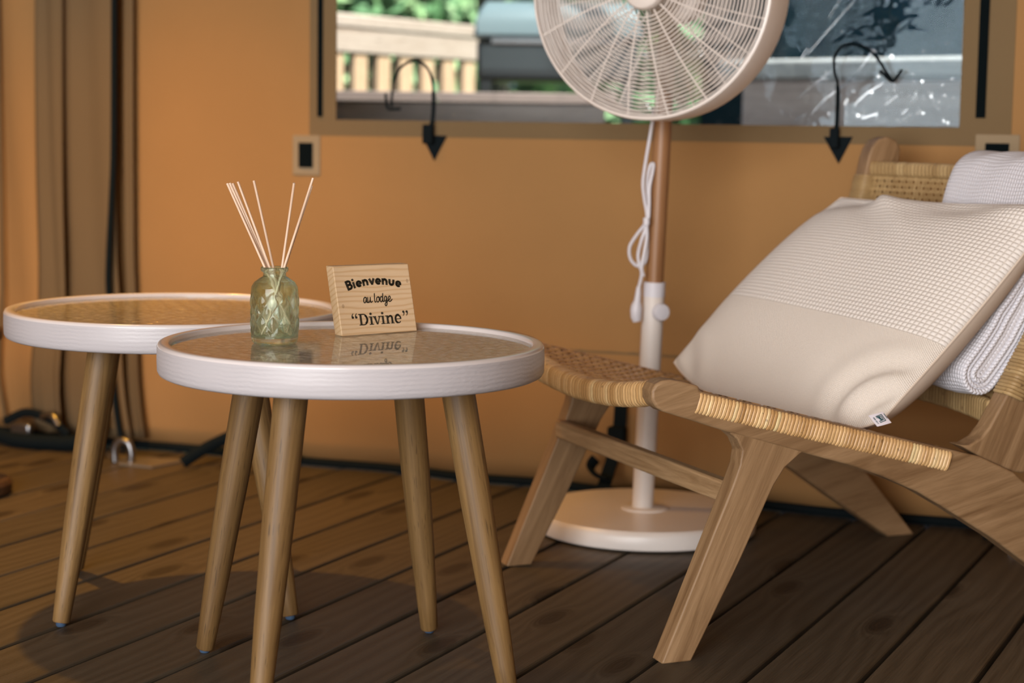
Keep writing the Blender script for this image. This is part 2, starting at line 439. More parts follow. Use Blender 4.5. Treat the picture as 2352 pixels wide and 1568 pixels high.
# ================================================================== STRUCTURE
# ---- floor: dark joist bed with single deck boards as children
PHI = -0.4417
BN = Vector((math.cos(PHI), math.sin(PHI), 0)); BT = Vector((-math.sin(PHI), math.cos(PHI), 0))
BOFF, BW = -1.9577, 0.1377
mb = MB(); mb.box((-4.6, -6.6, -0.16), (4.6, 4.6, -0.034))
floor = mb.build('floor', m_sub, smooth=False, loc=P0 * 0.5, rot=(0, 0, PHI))
tag(floor, 'wooden plank floor of the tent on dark joists', kind='structure')
inv = Matrix.Translation(P0 * 0.5) @ Matrix.Rotation(PHI, 4, 'Z')
proto = None
for i in range(-9, 27):
    cc = BOFF + (i + 0.5) * BW
    # board runs along BT, centre such that it ends just at the wall
    # solve (BN*cc + BT*q - P0).TN = -0.012
    base = BN * cc
    q1 = (0.004 - (base - P0).dot(TN)) / BT.dot(TN)
    L = 5.6
    if proto is None:
        mb = MB(); hw = BW / 2 - 0.0042
        b = 0.0035
        prof = [(-hw, -0.034), (-hw, -b), (-hw + b * 0.3, -b * 0.3), (-hw + b, 0), (hw - b, 0), (hw - b * 0.3, -b * 0.3), (hw, -b), (hw, -0.034)]
        n = len(prof)
        vs = [(x, 0, z) for x, z in prof] + [(x, -L, z) for x, z in prof]
        fs = [tuple(range(n)), tuple(range(2 * n - 1, n - 1, -1))] + [(k, (k + 1) % n, (k + 1) % n + n, k + n) for k in range(n)]
        mb.add(vs, fs)
        proto = mb.build('board', m_board, floor, smooth=False)
        o = proto
    else:
        o = proto.copy(); C.objects.link(o); o.parent = floor
    wpos = base + BT * q1
    o.location = inv.inverted() @ wpos
    o.location.z = 0.0 + random.uniform(-0.0008, 0.0004)

# ---- back wall of amber canvas with window opening, real folds
UL, UR, ZB, ZT = -0.406, 0.879, 0.737, 1.62
def wall_y(u, z):
    y = 0.010 * math.sin(u * 2.1 + 0.6) * math.sin(z * 2.6)
    k = max(0, 0.30 - z) / 0.30                              # belly near the ground
    y += -0.045 * math.sin(min(1, k) * PI) * (0.65 + 0.35 * math.sin(u * 3.3 + 1))
    y += 0.009 * math.sin(u * 15 + z * 9 + math.sin(u * 4)) * max(0, 1 - z / 0.55)
    f = math.exp(-((u + 0.62 + (z - 0.55) * 0.35) / 0.10) ** 2) * 0.010 * max(0, 1 - abs(z - 0.5) / 0.5)
    return y + f
def wall_mesh(u0, u1, z0, z1, du, dz, hole=None):
    def axis(a, b, st, ex):
        xs = [a + (b - a) * k / max(1, int((b - a) / st)) for k in range(max(1, int((b - a) / st)) + 1)]
        for e in ex:
            if a < e < b:
                j = min(range(len(xs)), key=lambda q: abs(xs[q] - e)); xs[j] = e
        return xs
    us = axis(u0, u1, du, [UL, UR] if hole else []); zs = axis(z0, z1, dz, [ZB, ZT] if hole else [])
    m = MB(); idx = {}
    vs = []; fs = []
    for j, z in enumerate(zs):
        for i, u in enumerate(us):
            idx[i, j] = len(vs); vs.append((u, wall_y(u, z), z))
    for j in range(len(zs) - 1):
        for i in range(len(us) - 1):
            uc, zc = (us[i] + us[i + 1]) / 2, (zs[j] + zs[j + 1]) / 2
            if hole and UL < uc < UR and ZB < zc < ZT: continue
            fs.append((idx[i, j], idx[i + 1, j], idx[i + 1, j + 1], idx[i, j + 1]))
    m.add(vs, fs); return m
wb = wall_mesh(-2.05, 3.25, 0.012, 2.6, 0.045, 0.045, True).build('wall_back', m_canvas, loc=P0, rot=(0, 0, TH))
sm = wb.modifiers.new('thickness', 'SOLIDIFY'); sm.thickness = 0.003; sm.offset = 1
tag(wb, 'amber canvas tent wall behind the fan', kind='structure')
def strip(name, m, parent, u0, u1, z0, z1, off, th=0.002, n=10, fy=wall_y, kindv=None):
    """flat sewn strip following the wall"""
    k = MB(); vs = []; fs = []
    horiz = (u1 - u0) > (z1 - z0)
    for i in range(n + 1):
        q = i / n
        if horiz: pr = [(u0 + (u1 - u0) * q, z0), (u0 + (u1 - u0) * q, z1)]
        else: pr = [(u0, z0 + (z1 - z0) * q), (u1, z0 + (z1 - z0) * q)]
        for (u, z) in pr:
            y = fy(u, z) - off
            vs.append((u, y, z)); vs.append((u, y - th, z))
    for i in range(n):
        a = i * 4; b = a + 4
        fs += [(a, a + 2, b + 2, b), (a + 1, b + 1, b + 3, a + 3), (a, b, b + 1, a + 1), (a + 2, a + 3, b + 3, b + 2)]
    fs += [(0, 1, 3, 2), (n * 4, n * 4 + 2, n * 4 + 3, n * 4 + 1)]
    k.add(vs, fs)
    return k.build(name, m, parent, smooth=False)
strip('seam_tape', m_band, wb, -1.2, 3.0, 0.283, 0.300, 0.002, n=90)

# dark hem cord along the foot of the wall
mb = MB()
mb.tube([(u, wall_y(u, 0.02) - 0.004, 0.010) for u in [(-2.0 + 0.05 * k) for k in range(105)]], 0.009, 8)
hem = mb.build('baseboard_back', m_black, loc=P0, rot=(0, 0, TH)); tag(hem, 'dark hem along the foot of the canvas wall', kind='structure')

# ---- window: film, sewn bands, zips
win = empty('window_1', P0, TH); tag(win, 'clear film tent window with sewn brown border and black zips', kind='structure')
mb = MB(); nu, nz = 60, 30; vs = []; fs = []
def film_y(u, z):
    return wall_y(u, z) + 0.011 + 0.006 * math.sin(u * 5 + z * 3) + 0.004 * math.sin(u * 11 - z * 13 + 1) * (0.4 + 0.6 * max(0, min(1, (u - 0.2) / 0.6)))
for j in range(nz + 1):
    for i in range(nu + 1):
        u = UL - 0.01 + (UR - UL + 0.02) * i / nu; z = ZB - 0.01 + (ZT - ZB + 0.02) * j / nz
        vs.append((u, film_y(u, z) + 0.004, z))
for j in range(nz):
    for i in range(nu):
        a = j * (nu + 1) + i; fs.append((a, a + 1, a + nu + 2, a + nu + 1))
mb.add(vs, fs); film = mb.build('film_pane', m_film, win)
for (u0, u1, z0, z1) in ((UL - 0.062, UR + 0.092, ZB - 0.032, ZB + 0.001), (UL - 0.062, UL + 0.001, ZB + 0.001, ZT + 0.05), (UR - 0.001, UR + 0.092, ZB + 0.001, ZT + 0.05), (UL, UR, ZT, ZT + 0.05)):
    strip('border_band', m_band, win, u0, u1, z0, z1, 0.0025, n=24)
strip('zip', m_zip, win, UL - 0.041, UL - 0.030, 0.744, ZT, 0.005, 0.004, 24)
strip('zip', m_zip, win, UR + 0.028, UR + 0.045, 0.756, ZT, 0.005, 0.004, 24)
# clear folded creases and droplets in the film
def win_uv(x, y):
    d = _fw + RT * ((x - W / 2) / FPX) + UP * ((H / 2 - y) / FPX)
    o = Vector((0, 0, HC)); tt = ((P0 - o).dot(TN)) / d.dot(TN); P = o + d * tt - P0
    return P.dot(TU), P.z
for (pts, wd_) in (([(1842, 132), (1880, 88), (1958, -2)], 0.0036), ([(1836, 132), (1850, 110)], 0.005), ([(1826, 226), (1870, 190), (1922, 150)], 0.0042), ([(1858, 264), (1890, 228), (1950, 182), (1998, 122)], 0.0046),
                   ([(1958, 240), (1990, 212), (2026, 190)], 0.0042), ([(1822, 277), (1846, 262)], 0.0042), ([(1976, 272), (2012, 260)], 0.006), ([(1994, 112), (2010, 118)], 0.006), ([(2030, 240), (2058, 218)], 0.0026),
                   ([(2068, 262), (2080, 250)], 0.003), ([(1898, 40), (1925, -5)], 0.002), ([(1408, 178), (1432, 196)], 0.006), ([(1440, 200), (1470, 212)], 0.004), ([(1302, 42), (1310, 54)], 0.006), ([(1628, 146), (1642, 154), (1660, 142)], 0.005), ([(1590, 82), (1625, 140)], 0.0025), ([(985, 215), (998, 236)], 0.008), ([(1572, 270), (1590, 262)], 0.004), ([(1478, 235), (1488, 255)], 0.004), ([(975, 45), (968, 0)], 0.003)):
    P = []
    for x, y in pts:
        u, z = win_uv(x, y); P.append((u, film_y(u, z) + 0.001, z))
    P = cr(P, 4) if len(P) > 2 else [Vector(p) for p in P]
    n = len(P); mb = MB(); mb.tube(P, [wd_ / 2 * (0.35 + 0.65 * math.sin(PI * (k + 0.6) / (n + 0.2))) for k in range(n)], 6)
    mb.build('crease', m_crease, win)
mb = MB(); rr = random.Random(3)
for k in range(150):
    u = rr.uniform(0.62, 0.872) if k > 26 else rr.uniform(-0.38, 0.6); z = ZB + 0.004 + abs(rr.gauss(0, 0.07 if k > 26 else 0.012))
    if z > 1.1: continue
    r0 = rr.uniform(0.0005, 0.0014) if k % 9 else rr.uniform(0.002, 0.004)
    mb.tube([(u, film_y(u, z) + 0.002 - 0.0006, z), (u, film_y(u, z) + 0.002 + 0.0006, z)], r0, 6)
dr = mb.build('droplets', m_crease, win); tag(dr, kind='stuff')

# ---- other tent walls and roof (outside the picture)
def slab(name, m, pts, label, th=0.01):
    k = MB(); k.add(pts, [tuple(range(len(pts)))]); o = k.build(name, m, smooth=False)
    s_ = o.modifiers.new('thickness', 'SOLIDIFY'); s_.thickness = th; tag(o, label, kind='structure'); return o
slab('wall_left', m_canvas, [RM(-2.05, -0.02, 0), RM(-2.05, 5.5, 0), RM(-2.05, 5.5, 2.6), RM(-2.05, -0.02, 2.6)], 'canvas side wall of the tent')
slab('wall_right', m_canvas, [RM(3.25, -0.02, 0), RM(3.25, 5.5, 0), RM(3.25, 5.5, 2.6), RM(3.25, -0.02, 2.6)], 'canvas side wall of the tent')
slab('ceiling', m_roof, [RM(-2.05, -0.25, 2.58), RM(3.25, -0.25, 2.58), RM(3.25, 5.6, 2.6), RM(-2.05, 5.6, 2.6)], 'canvas tent roof')
for nm, a, b, z0, z1 in (('wall_front_a', -2.05, -0.9, 0, 2.6), ('wall_front_b', 2.4, 3.25, 0, 2.6), ('wall_front_c', -0.9, 2.4, 2.3, 2.6)):
    slab('wall_front', m_canvas, [RM(a, 5.5, z0), RM(b, 5.5, z0), RM(b, 5.5, z1), RM(a, 5.5, z1)], 'canvas wall around the open tent doorway')

# ================================================================== TABLES
def make_table(name, loc, R, zt, rim_h, rt, rf, a0, label):
    root = empty(name, (loc[0], loc[1], 0), 0, label, 'table', 'pair of round coffee tables')
    zb = zt - rim_h; wdt = 0.0155
    mb = MB(); e = 0.004
    prof = [(R - wdt, zt - 0.012), (R - wdt, zt - 0.0015), (R - wdt + 0.0015, zt), (R - e * 1.2, zt), (R - e * 0.45, zt - e * 0.25), (R - 0.0004, zt - e)]
    mb.lathe(prof + [(R - 0.0004, zt - e - 0.002), (R - wdt, zt - 0.014)], 160, closed=True)
    mb.build('rim_lip', m_rimtop, root, angle=1.2)
    mb = MB()
    mb.lathe([(0.0, zt - 0.020), (R - wdt - 0.001, zt - 0.020), (R - wdt + 0.001, zt - e - 0.002), (R, zt - e - 0.0005), (R + 0.0004, zb + rim_h * 0.5), (R, zb + 0.006), (R - 0.002, zb + 0.002), (R - 0.006, zb), (0.0, zb)], 160)
    mb.build('rim_body', m_rim, root, angle=0.9)
    mb = MB(); vs = []; fs = []; NR, NA = 84, 288; RI = R - wdt
    for i in range(NR + 1):
        r = RI * i / NR; band = r / 0.021; ib = int(band); fb_ = band - ib; na_ = max(6, ib * 5)
        for j in range(NA):
            a = 2 * PI * j / NA
            h = 0.0021 * math.sin(PI * fb_) ** 0.8 * abs(math.sin(a * na_ / 2 + (ib % 2) * PI / 2)) ** 0.7
            vs.append((r * math.cos(a), r * math.sin(a), zt - 0.0088 + h))
    for i in range(NR):
        for j in range(NA): fs.append((i * NA + j, i * NA + (j + 1) % NA, (i + 1) * NA + (j + 1) % NA, (i + 1) * NA + j))
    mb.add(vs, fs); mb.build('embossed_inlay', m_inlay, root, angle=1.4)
    mb = MB(); mb.lathe([(0.0, zt - 0.0055), (R - wdt - 0.001, zt - 0.0055)], 120)
    mb.build('glass_top', m_glass, root)
    for k in range(4):
        an = a0 + k * PI / 2
        A = Vector((rt * math.cos(an), rt * math.sin(an), zb + 0.004)); B = Vector((rf * math.cos(an), rf * math.sin(an), 0.006))
        d = (A - B); L = d.length
        # local z along the leg, sheared foot
        mb = MB(); vs = []
        N = 28; seg = [(0.0, 0.0112), (0.004, 0.0125), (0.10, 0.0142), (0.3, 0.0172), (0.6, 0.0202), (1.0, 0.0215)]
        rows = []
        for q, r in seg:
            s_ = q * L if q != 0.004 else 0.002
            rows.append([(r * math.cos(2 * PI * j / N), r * math.sin(2 * PI * j / N), s_) for j in range(N)])
        fs = []
        for rw in rows: vs += rw
        for i in range(len(rows) - 1):
            fs += [(i * N + j, i * N + (j + 1) % N, (i + 1) * N + (j + 1) % N, (i + 1) * N + j) for j in range(N)]
        fs += [tuple(range(N - 1, -1, -1)), tuple((len(rows) - 1) * N + j for j in range(N))]
        mb.add(vs, fs)
        lg = mb.build('leg', m_leg, root, angle=0.6, loc=B)
        lg.rotation_euler = d.to_track_quat('Z', 'Y').to_euler()
        mb = MB(); mb.lathe([(0.0, 0.0), (0.006, 0.0), (0.0075, 0.002), (0.0075, 0.0085), (0.0, 0.0085)], 16)
        g = mb.build('glide', m_glide, root); g.location = (B.x, B.y, 0.0003)
    return root
ZT1 = 0.4470
table1 = make_table('coffee_table', (-0.2077, 2.3475), 0.25, ZT1, 0.0416, 0.150, 0.2302, -0.4216, 'round white-rimmed coffee table that carries the green bottle and wooden sign')
table2 = make_table('coffee_table', (-0.5120, 2.7520), 0.2535, 0.4468, 0.0416, 0.1448, 0.2329, -0.6134, 'round white-rimmed coffee table with an empty glass top, nearer the tent wall')
GZ = ZT1 - 0.0055

# ================================================================== BOTTLE + REEDS
bx, by = -0.3096, 2.354
bot = empty('diffuser_bottle', (bx, by, GZ), 0.3, 'pale green quilted glass diffuser bottle on the coffee table', 'bottle')
prof = [(0.0, 0.0015), (0.020, 0.0008), (0.0262, 0.0), (0.0295, 0.003), (0.0306, 0.008), (0.0306, 0.068), (0.0300, 0.074), (0.0265, 0.080), (0.0190, 0.0855), (0.0150, 0.0878), (0.0147, 0.0925), (0.0177, 0.0945), (0.0182, 0.0965), (0.0178, 0.099), (0.0170, 0.0998)]
inner = [(0.0166, 0.0992), (0.0136, 0.0935), (0.0133, 0.0868), (0.0150, 0.0840), (0.0240, 0.0785), (0.0272, 0.072), (0.0276, 0.012), (0.0250, 0.0085), (0.0, 0.0075)]
NB = 120
def quilt(a, z):
    if z < 0.012 or z > 0.068: return 0
    e = min(1, (z - 0.012) / 0.006, (0.068 - z) / 0.006)
    p = abs(math.sin(a * 6 + z * 115)) * abs(math.sin(a * 6 - z * 115))
    return e * 0.0030 * (math.sqrt(p) - 0.5)
full = []
for k in range(len(prof) - 1):
    (r0, z0), (r1, z1) = prof[k], prof[k + 1]
    n = 40 if k == 4 else 3
    full += [(r0 + (r1 - r0) * q / n, z0 + (z1 - z0) * q / n) for q in range(n)]
full.append(prof[-1]); full += inner
vs = []; fs = []; m_ = len(full)
for k in range(NB):
    a = 2 * PI * k / NB
    sq = 1 + 0.030 * math.cos(4 * a)
    for i, (r, z) in enumerate(full):
        rr_ = r + (quilt(a, z) if i < m_ - len(inner) else 0)
        vs.append((rr_ * math.cos(a), rr_ * math.sin(a), z))
for k in range(NB):
    k2 = (k + 1) % NB
    for i in range(m_ - 1): fs.append((k * m_ + i, k2 * m_ + i, k2 * m_ + i + 1, k * m_ + i + 1))
mb = MB(); mb.add(vs, fs); mb.build('bottle_glass', m_bottle, bot, angle=1.2)
reeds = [((522, 421), (608, 613), 0.004), ((528, 420), (612, 613), -0.004), ((534, 421), (616, 613), 0.007), ((546.5, 417), (619, 613), -0.002), ((583, 415), (627.5, 613), 0.003), ((675.5, 420), (648, 613), 0.002), ((719, 409), (653, 613), -0.003), ((716, 427), (656, 613), 0.006)]
RYL = [-0.0019, 0.0058, 0.0087, -0.0047, 0.0076, 0.0048, -0.0032, 0.0024]; RYB = [-0.0122, 0.0016, 0.0052, -0.0056, -0.0101, 0.0237, -0.0186, -0.0100]
RZ0 = [0.026, 0.028, 0.032, 0.026, 0.0125, 0.0125, 0.0125, 0.0125]
for k, (tp, nk, dy) in enumerate(reeds):
    ry = lambda z: RYL[k] + (RYB[k] - RYL[k]) * (0.0985 - z) / 0.086
    zt0 = at(tp[0], tp[1], by).z - GZ
    T = at(tp[0], tp[1], by + ry(zt0)); Nk = at(min(nk[0], 654.5), nk[1], by + RYL[k])
    Bm = Nk + (T - Nk) * ((GZ + RZ0[k] - Nk.z) / (T.z - Nk.z))
    mb = MB(); q = (T - Bm).to_track_quat('Z', 'Y')
    loc = [(0, 0, (T - Bm).length * f / 4) for f in range(5)]
    mb.tube(loc, 0.0019 if k == 2 else 0.0016, 10)
    o = mb.build('reed', m_reed, None, loc=Bm); o.rotation_euler = q.to_euler()
    lab = ['pale wooden reed, outermost of the left-leaning bundle in the green bottle', 'pale wooden reed second from the outermost in the left-leaning bundle', 'thick pale reed on the inner side of the left-leaning bundle',
           'pale wooden reed just beside the left-leaning bundle in the green bottle', 'single pale reed standing nearly upright to the left in the green bottle', 'single pale reed standing nearly upright to the right in the green bottle',
           'longest pale reed leaning right in the green bottle', 'shorter pale reed leaning right behind the longest one in the green bottle'][k]
    tag(o, lab, 'reed', 'diffuser reeds in the bottle')
# thin splinter on the right reed
# ================================================================== SIGN
SW, SHT, STH = 0.1242, 0.096, 0.018
LEAN = math.radians(14.5)
sg = empty('wooden_sign', (-0.23037, 2.44483, GZ), math.radians(37.88), 'small pine block sign reading Bienvenue au lodge Divine', 'sign')
def face(x, h, out=0.0):
    """x along face, h up the leaning face (metres), out = towards viewer"""
    return Vector((x, h * math.sin(LEAN) - out * math.cos(LEAN), h * math.cos(LEAN) + out * math.sin(LEAN)))
mb = MB(); hv = SHT
prof = [(0, 0), (STH, 0), (STH + hv * math.sin(LEAN), hv * math.cos(LEAN)), (hv * math.sin(LEAN), hv * math.cos(LEAN))]
vs = [(0, y, z) for y, z in prof] + [(SW, y, z) for y, z in prof]
mb.add(vs, [(0, 1, 2, 3), (7, 6, 5, 4), (0, 4, 5, 1), (1, 5, 6, 2), (2, 6, 7, 3), (3, 7, 4, 0)])
mb.build('block', m_pine, sg, smooth=True, bevel=0.0012, angle=0.5)
def arc(cx, cy, rx, ry, a0, a1, n=14):
    return [(cx + rx * math.cos(math.radians(a0 + (a1 - a0) * k / n)), cy + ry * math.sin(math.radians(a0 + (a1 - a0) * k / n))) for k in range(n + 1)]
class Ink:
    def __init__(s, f): s.mb = MB(); s.f = f
    def stroke(s, pts, w, w2=None):
        n = len(pts)
        ws = [w + ((w2 if w2 is not None else w) - w) * k / max(1, n - 1) for k in range(n)]
        for i in range(n - 1):
            (x0, y0), (x1, y1) = pts[i], pts[i + 1]
            dx, dy = x1 - x0, y1 - y0; L = math.hypot(dx, dy) or 1; nx, ny = -dy / L, dx / L
            a, b = ws[i] / 2, ws[i + 1] / 2
            s.mb.add([s.f(x0 + nx * a, y0 + ny * a), s.f(x0 - nx * a, y0 - ny * a), s.f(x1 - nx * b, y1 - ny * b), s.f(x1 + nx * b, y1 + ny * b)], [(0, 1, 2, 3)])
        for i in range(1, n - 1): s.dot(pts[i][0], pts[i][1], ws[i] / 2, 8)
    def dot(s, x, y, r, n=14, ry=None):
        s.mb.add([s.f(x + r * math.cos(2 * PI * k / n), y + (ry or r) * math.sin(2 * PI * k / n)) for k in range(n)], [tuple(range(n))])
    def poly(s, pts): s.mb.add([s.f(x, y) for x, y in pts], [tuple(range(len(pts)))])
    def build(s, name, m, parent): return s.mb.build(name, m, parent, smooth=False)
mm = 0.001
# --- Bienvenue, bold, on an arc
XH, WID = 9.0, 9.25
RB, CXB, CYB = 149.0, 64.0, 68.3 - 149.0
def farc(x, y):
    a = (x - CXB) / RB; r = RB + y
    return face((CXB + r * math.sin(a)) * mm, (CYB + r * math.cos(a)) * mm, 0.00035)
ik = Ink(farc)
def U(pts, x0): return [(x0 + px * WID, py * XH) for px, py in pts]
sw = 3.5
x = 18.6
def gl_B(x):
    ik.stroke(U([(0.17, 0), (0.17, 1.52)], x), sw)
    ik.stroke(U([(0.17, 1.35), (0.48, 1.35)] + arc(0.48, 1.07, 0.30, 0.28, 90, -90) + [(0.17, 0.79)], x), sw * 0.92)
    ik.stroke(U([(0.17, 0.79), (0.52, 0.79)] + arc(0.52, 0.48, 0.34, 0.31, 90, -90) + [(0.17, 0.17)], x), sw * 0.92); return 1.06
def gl_i(x):
    ik.stroke(U([(0.18, 0), (0.18, 1.0)], x), sw); ik.dot(x + 0.18 * WID, 1.33 * XH, 1.75); return 0.46
def gl_e(x):
    ik.stroke(U([(0.16, 0.5), (0.90, 0.5)], x), sw * 0.62)
    ik.stroke(U(arc(0.53, 0.5, 0.36, 0.35, -8, 312, 26), x), sw * 0.95); return 1.1
def gl_n(x):
    ik.stroke(U([(0.17, 0), (0.17, 1.0)], x), sw)
    ik.stroke(U(arc(0.5, 0.52, 0.32, 0.33, 180, 0, 14) + [(0.82, 0)], x), sw); return 1.1
def gl_u(x):
    ik.stroke(U([(0.83, 0.5), (0.83, 1.0)], x), sw)
    ik.stroke(U([(0.17, 1.0)] + arc(0.5, 0.48, 0.33, 0.33, 180, 360, 14) + [(0.83, 1.0)], x), sw); return 1.1
def gl_v(x):
    ik.stroke(U([(0.08, 1.0), (0.47, 0.12)], x), sw); ik.stroke(U([(0.86, 1.0), (0.47, 0.12)], x), sw)
    ik.poly(U([(0.30, 0.0), (0.64, 0.0), (0.60, 0.34), (0.34, 0.34)], x)); return 0.98
for ch in (gl_B, gl_i, gl_e, gl_n, gl_v, gl_e, gl_n, gl_u, gl_e):
    x += ch(x) * WID + 0.55
ik.build('lettering_bienvenue', m_ink, sg)
# --- au lodge, brush script
ik = Ink(lambda x, y: face((x + y * 0.03 - 1.2) * mm, y * mm, 0.00035))
b0 = 43.6; sc = 1.55
def P(*pts): return [(px, b0 + py) for px, py in pts]
def CP(*pts, n=5): return [(v.x, v.y) for v in cr([(p[0], b0 + p[1], 0) for p in pts], n)]
ik.stroke(CP((46.6, 6.6), (44.6, 7.9), (42.4, 5.6), (42.0, 1.8), (43.6, 0.2), (45.4, 2.4), (46.6, 6.6)), sc); ik.stroke(CP((46.9, 7.9), (46.5, 3.0), (47.0, 0.6), (48.6, 0.9)), sc)
ik.stroke(CP((49.2, 8.0), (48.7, 3.4), (49.3, 0.5), (51.0, 1.0), (52.7, 4.6), (53.2, 8.0)), sc); ik.stroke(CP((53.2, 8.0), (52.8, 3.0), (53.3, 0.6), (55.0, 0.9), (56.2, 2.0)), sc)
ik.stroke(CP((60.6, 12.8), (60.2, 8.0), (59.9, 3.2), (60.4, 0.6), (62.2, 1.0)), sc)
ik.stroke(CP((66.0, 7.6), (63.8, 6.2), (63.2, 2.4), (64.8, 0.3), (66.9, 1.9), (67.6, 5.4), (66.2, 7.6), (68.6, 6.6), n=5), sc)
ik.stroke(CP((73.2, 6.6), (71.4, 7.8), (69.4, 5.4), (69.1, 1.8), (70.6, 0.3), (72.4, 2.4), (73.4, 6.4)), sc); ik.stroke(CP((74.2, 12.4), (73.6, 6.6), (73.2, 2.6), (73.9, 0.6), (75.2, 1.0)), sc)
ik.stroke(CP((79.8, 6.8), (78.0, 7.9), (76.2, 5.6), (75.9, 2.4), (77.2, 0.9), (79.0, 2.6), (80.0, 6.6)), sc); ik.stroke(CP((80.2, 7.8), (80.0, 1.8), (79.4, -3.6), (77.6, -5.4), (76.4, -3.4), (78.4, -0.6), (82.4, 1.8)), sc)
ik.stroke(CP((82.2, 2.6), (85.0, 3.6), (86.2, 6.2), (84.8, 7.9), (82.8, 5.6), (82.6, 2.0), (84.4, 0.3), (87.0, 1.4), (89.0, 3.6)), sc)
ik.build('lettering_au_lodge', m_ink, sg)
# --- “Divine”, serif
ik = Ink(lambda x, y: face((x + 0.6) * mm, y * mm, 0.00035))
bl = 13.0; st = 3.3; se = 1.25
def V(x0, y0, x1, y1): ik.poly([(x0, bl + y0), (x1, bl + y0), (x1, bl + y1), (x0, bl + y1)])
V(29.6, 0, 36.6, se); V(29.6, 15.8 - se, 36.6, 15.8); V(31.4, 0, 31.4 + st, 15.8)
ik.stroke([(a, bl + b) for a, b in [(34, 15.1), (37.5, 15.1)] + arc(37.5, 7.9, 6.2, 7.2, 90, -90, 20) + [(34, 0.7)]], 1.5)
ik.stroke([(a, bl + b) for a, b in arc(37.4, 7.9, 5.9, 6.4, 62, -62, 14)], 3.1)
for ix in (46.2, 65.4):
    V(ix, 0, ix + 7.2, se); V(ix + 2.0, 0, ix + 2.0 + st, 11.6); V(ix - 0.2, 11.6 - se, ix + 4, 11.6); ik.dot(ix + 3.5, bl + 15.2, 2.05, 16, 1.75)
ik.poly([(53.6, bl + 11.6), (57.2, bl + 11.6), (60.4, bl + 0), (58.0, bl + 0)]); ik.poly([(63.2, bl + 11.6), (65.0, bl + 11.6), (60.4, bl), (58.9, bl)])
V(52.4, 11.6 - se, 58.4, 11.6); V(61.4, 11.6 - se, 66.0, 11.6)
V(73.4, 0, 79.8, se); V(75.0, 0, 75.0 + st, 11.6); V(73.0, 11.6 - se, 77, 11.6)
ik.stroke([(a, bl + b) for a, b in [(78.0, 8.8)] + arc(81.4, 8.2, 2.7, 2.6, 140, 0, 10) + [(84.2, 0.4)]], 2.0, 3.3); V(81.6, 0, 87.4, se)
ik.stroke([(a, bl + b) for a, b in arc(94.0, 6.0, 4.3, 5.6, 60, 250, 16)], 3.0); ik.stroke([(a, bl + b) for a, b in arc(94.0, 6.0, 4.4, 5.2, 60, -2, 8)], 2.3)
ik.stroke([(a, bl + b) for a, b in arc(94.4, 6.0, 4.4, 5.4, 245, 320, 8)], 2.0, 1.2); ik.stroke([(90.0, bl + 5.9), (99.0, bl + 6.0)], 1.1)
def quote(cx, cy, flip):
    k = -1 if flip else 1
    ik.dot(cx, cy, 1.95, 14, 1.75)
    ik.stroke([(cx + k * a, cy + k * b) for a, b in [(-0.9, 0.0), (-1.0, 1.8), (-0.2, 3.9), (1.4, 5.6)]], 2.0, 0.8)
quote(20.4, 24.4, False); quote(26.0, 24.4, False)
quote(104.2, 28.4, True); quote(109.8, 28.4, True)
ik.build('lettering_divine', m_ink, sg)

# ================================================================== LOUNGE CHAIR
CA = math.radians(21.5)
chair = empty('lounge_chair', (0.21167, 2.41481, 0), CA, 'low teak lounge chair with woven rattan seat and back', 'chair')
LW = 0.62; TK = 0.034
rail_poly = [(0.742, 0.0), (0.799, 0.0), (0.70, 0.112), (0.625, 0.188), (0.565, 0.236), (0.505, 0.262), (0.456, 0.274), (0.30, 0.3125), (0.15, 0.349), (0.047, 0.3755), (0.0455, 0.3825), (0.02, 0.3895), (0.002, 0.3925), (-0.010, 0.3915), (-0.0195, 0.387), (-0.025, 0.378), (-0.0245, 0.366), (-0.018, 0.356), (-0.008, 0.3495),
             (0.043, 0.333), (0.103, 0.313), (0.207, 0.283), (0.285, 0.261), (0.34, 0.242), (0.40, 0.216), (0.452, 0.187), (0.533, 0.139), (0.62, 0.080)]
leg_poly = [(0.0, 0.0), (0.045, 0.0), (0.116, 0.135), (0.154, 0.214), (0.167, 0.240), (0.183, 0.263), (0.207, 0.281), (0.215, 0.286), (0.10, 0.318), (0.092, 0.3185), (0.107, 0.306), (0.115, 0.290), (0.112, 0.270), (0.10, 0.238)]
post_poly = [(0.470, 0.280), (0.486, 0.279), (0.505, 0.288), (0.520, 0.304), (0.538, 0.334), (0.574, 0.395), (0.602, 0.443), (0.628, 0.505), (0.650, 0.585), (0.672, 0.684), (0.678, 0.700), (0.690, 0.714), (0.708, 0.720), (0.726, 0.714), (0.737, 0.700), (0.736, 0.684), (0.714, 0.570), (0.682, 0.460), (0.645, 0.380), (0.606, 0.300), (0.585, 0.232), (0.565, 0.236), (0.505, 0.262)]
for lat in (0.0, LW - TK):
    for nm, poly, dy in (('seat_rail', rail_poly, 0), ('leg', leg_poly, 0.001), ('back_post', post_poly, 0.0005)):
        mb = MB(); mb.prism(poly, lat + dy, lat + TK - dy)
        o = mb.build(nm, {'seat_rail': m_teak, 'leg': m_teakleg, 'back_post': m_teakpost}[nm], chair, angle=0.55, bevel=0.0045 if nm != 'back_post' else 0.006, seg=3)
    for fx in (0.022, 0.768):
        mb = MB(); mb.lathe([(0, 0), (0.008, 0), (0.009, 0.002), (0.009, 0.005), (0, 0.005)], 14, (fx, lat + TK / 2, -0.0015)); mb.build('glide', m_cool, chair)
mb = MB(); n0, n1 = TK - 0.012, LW - TK + 0.010
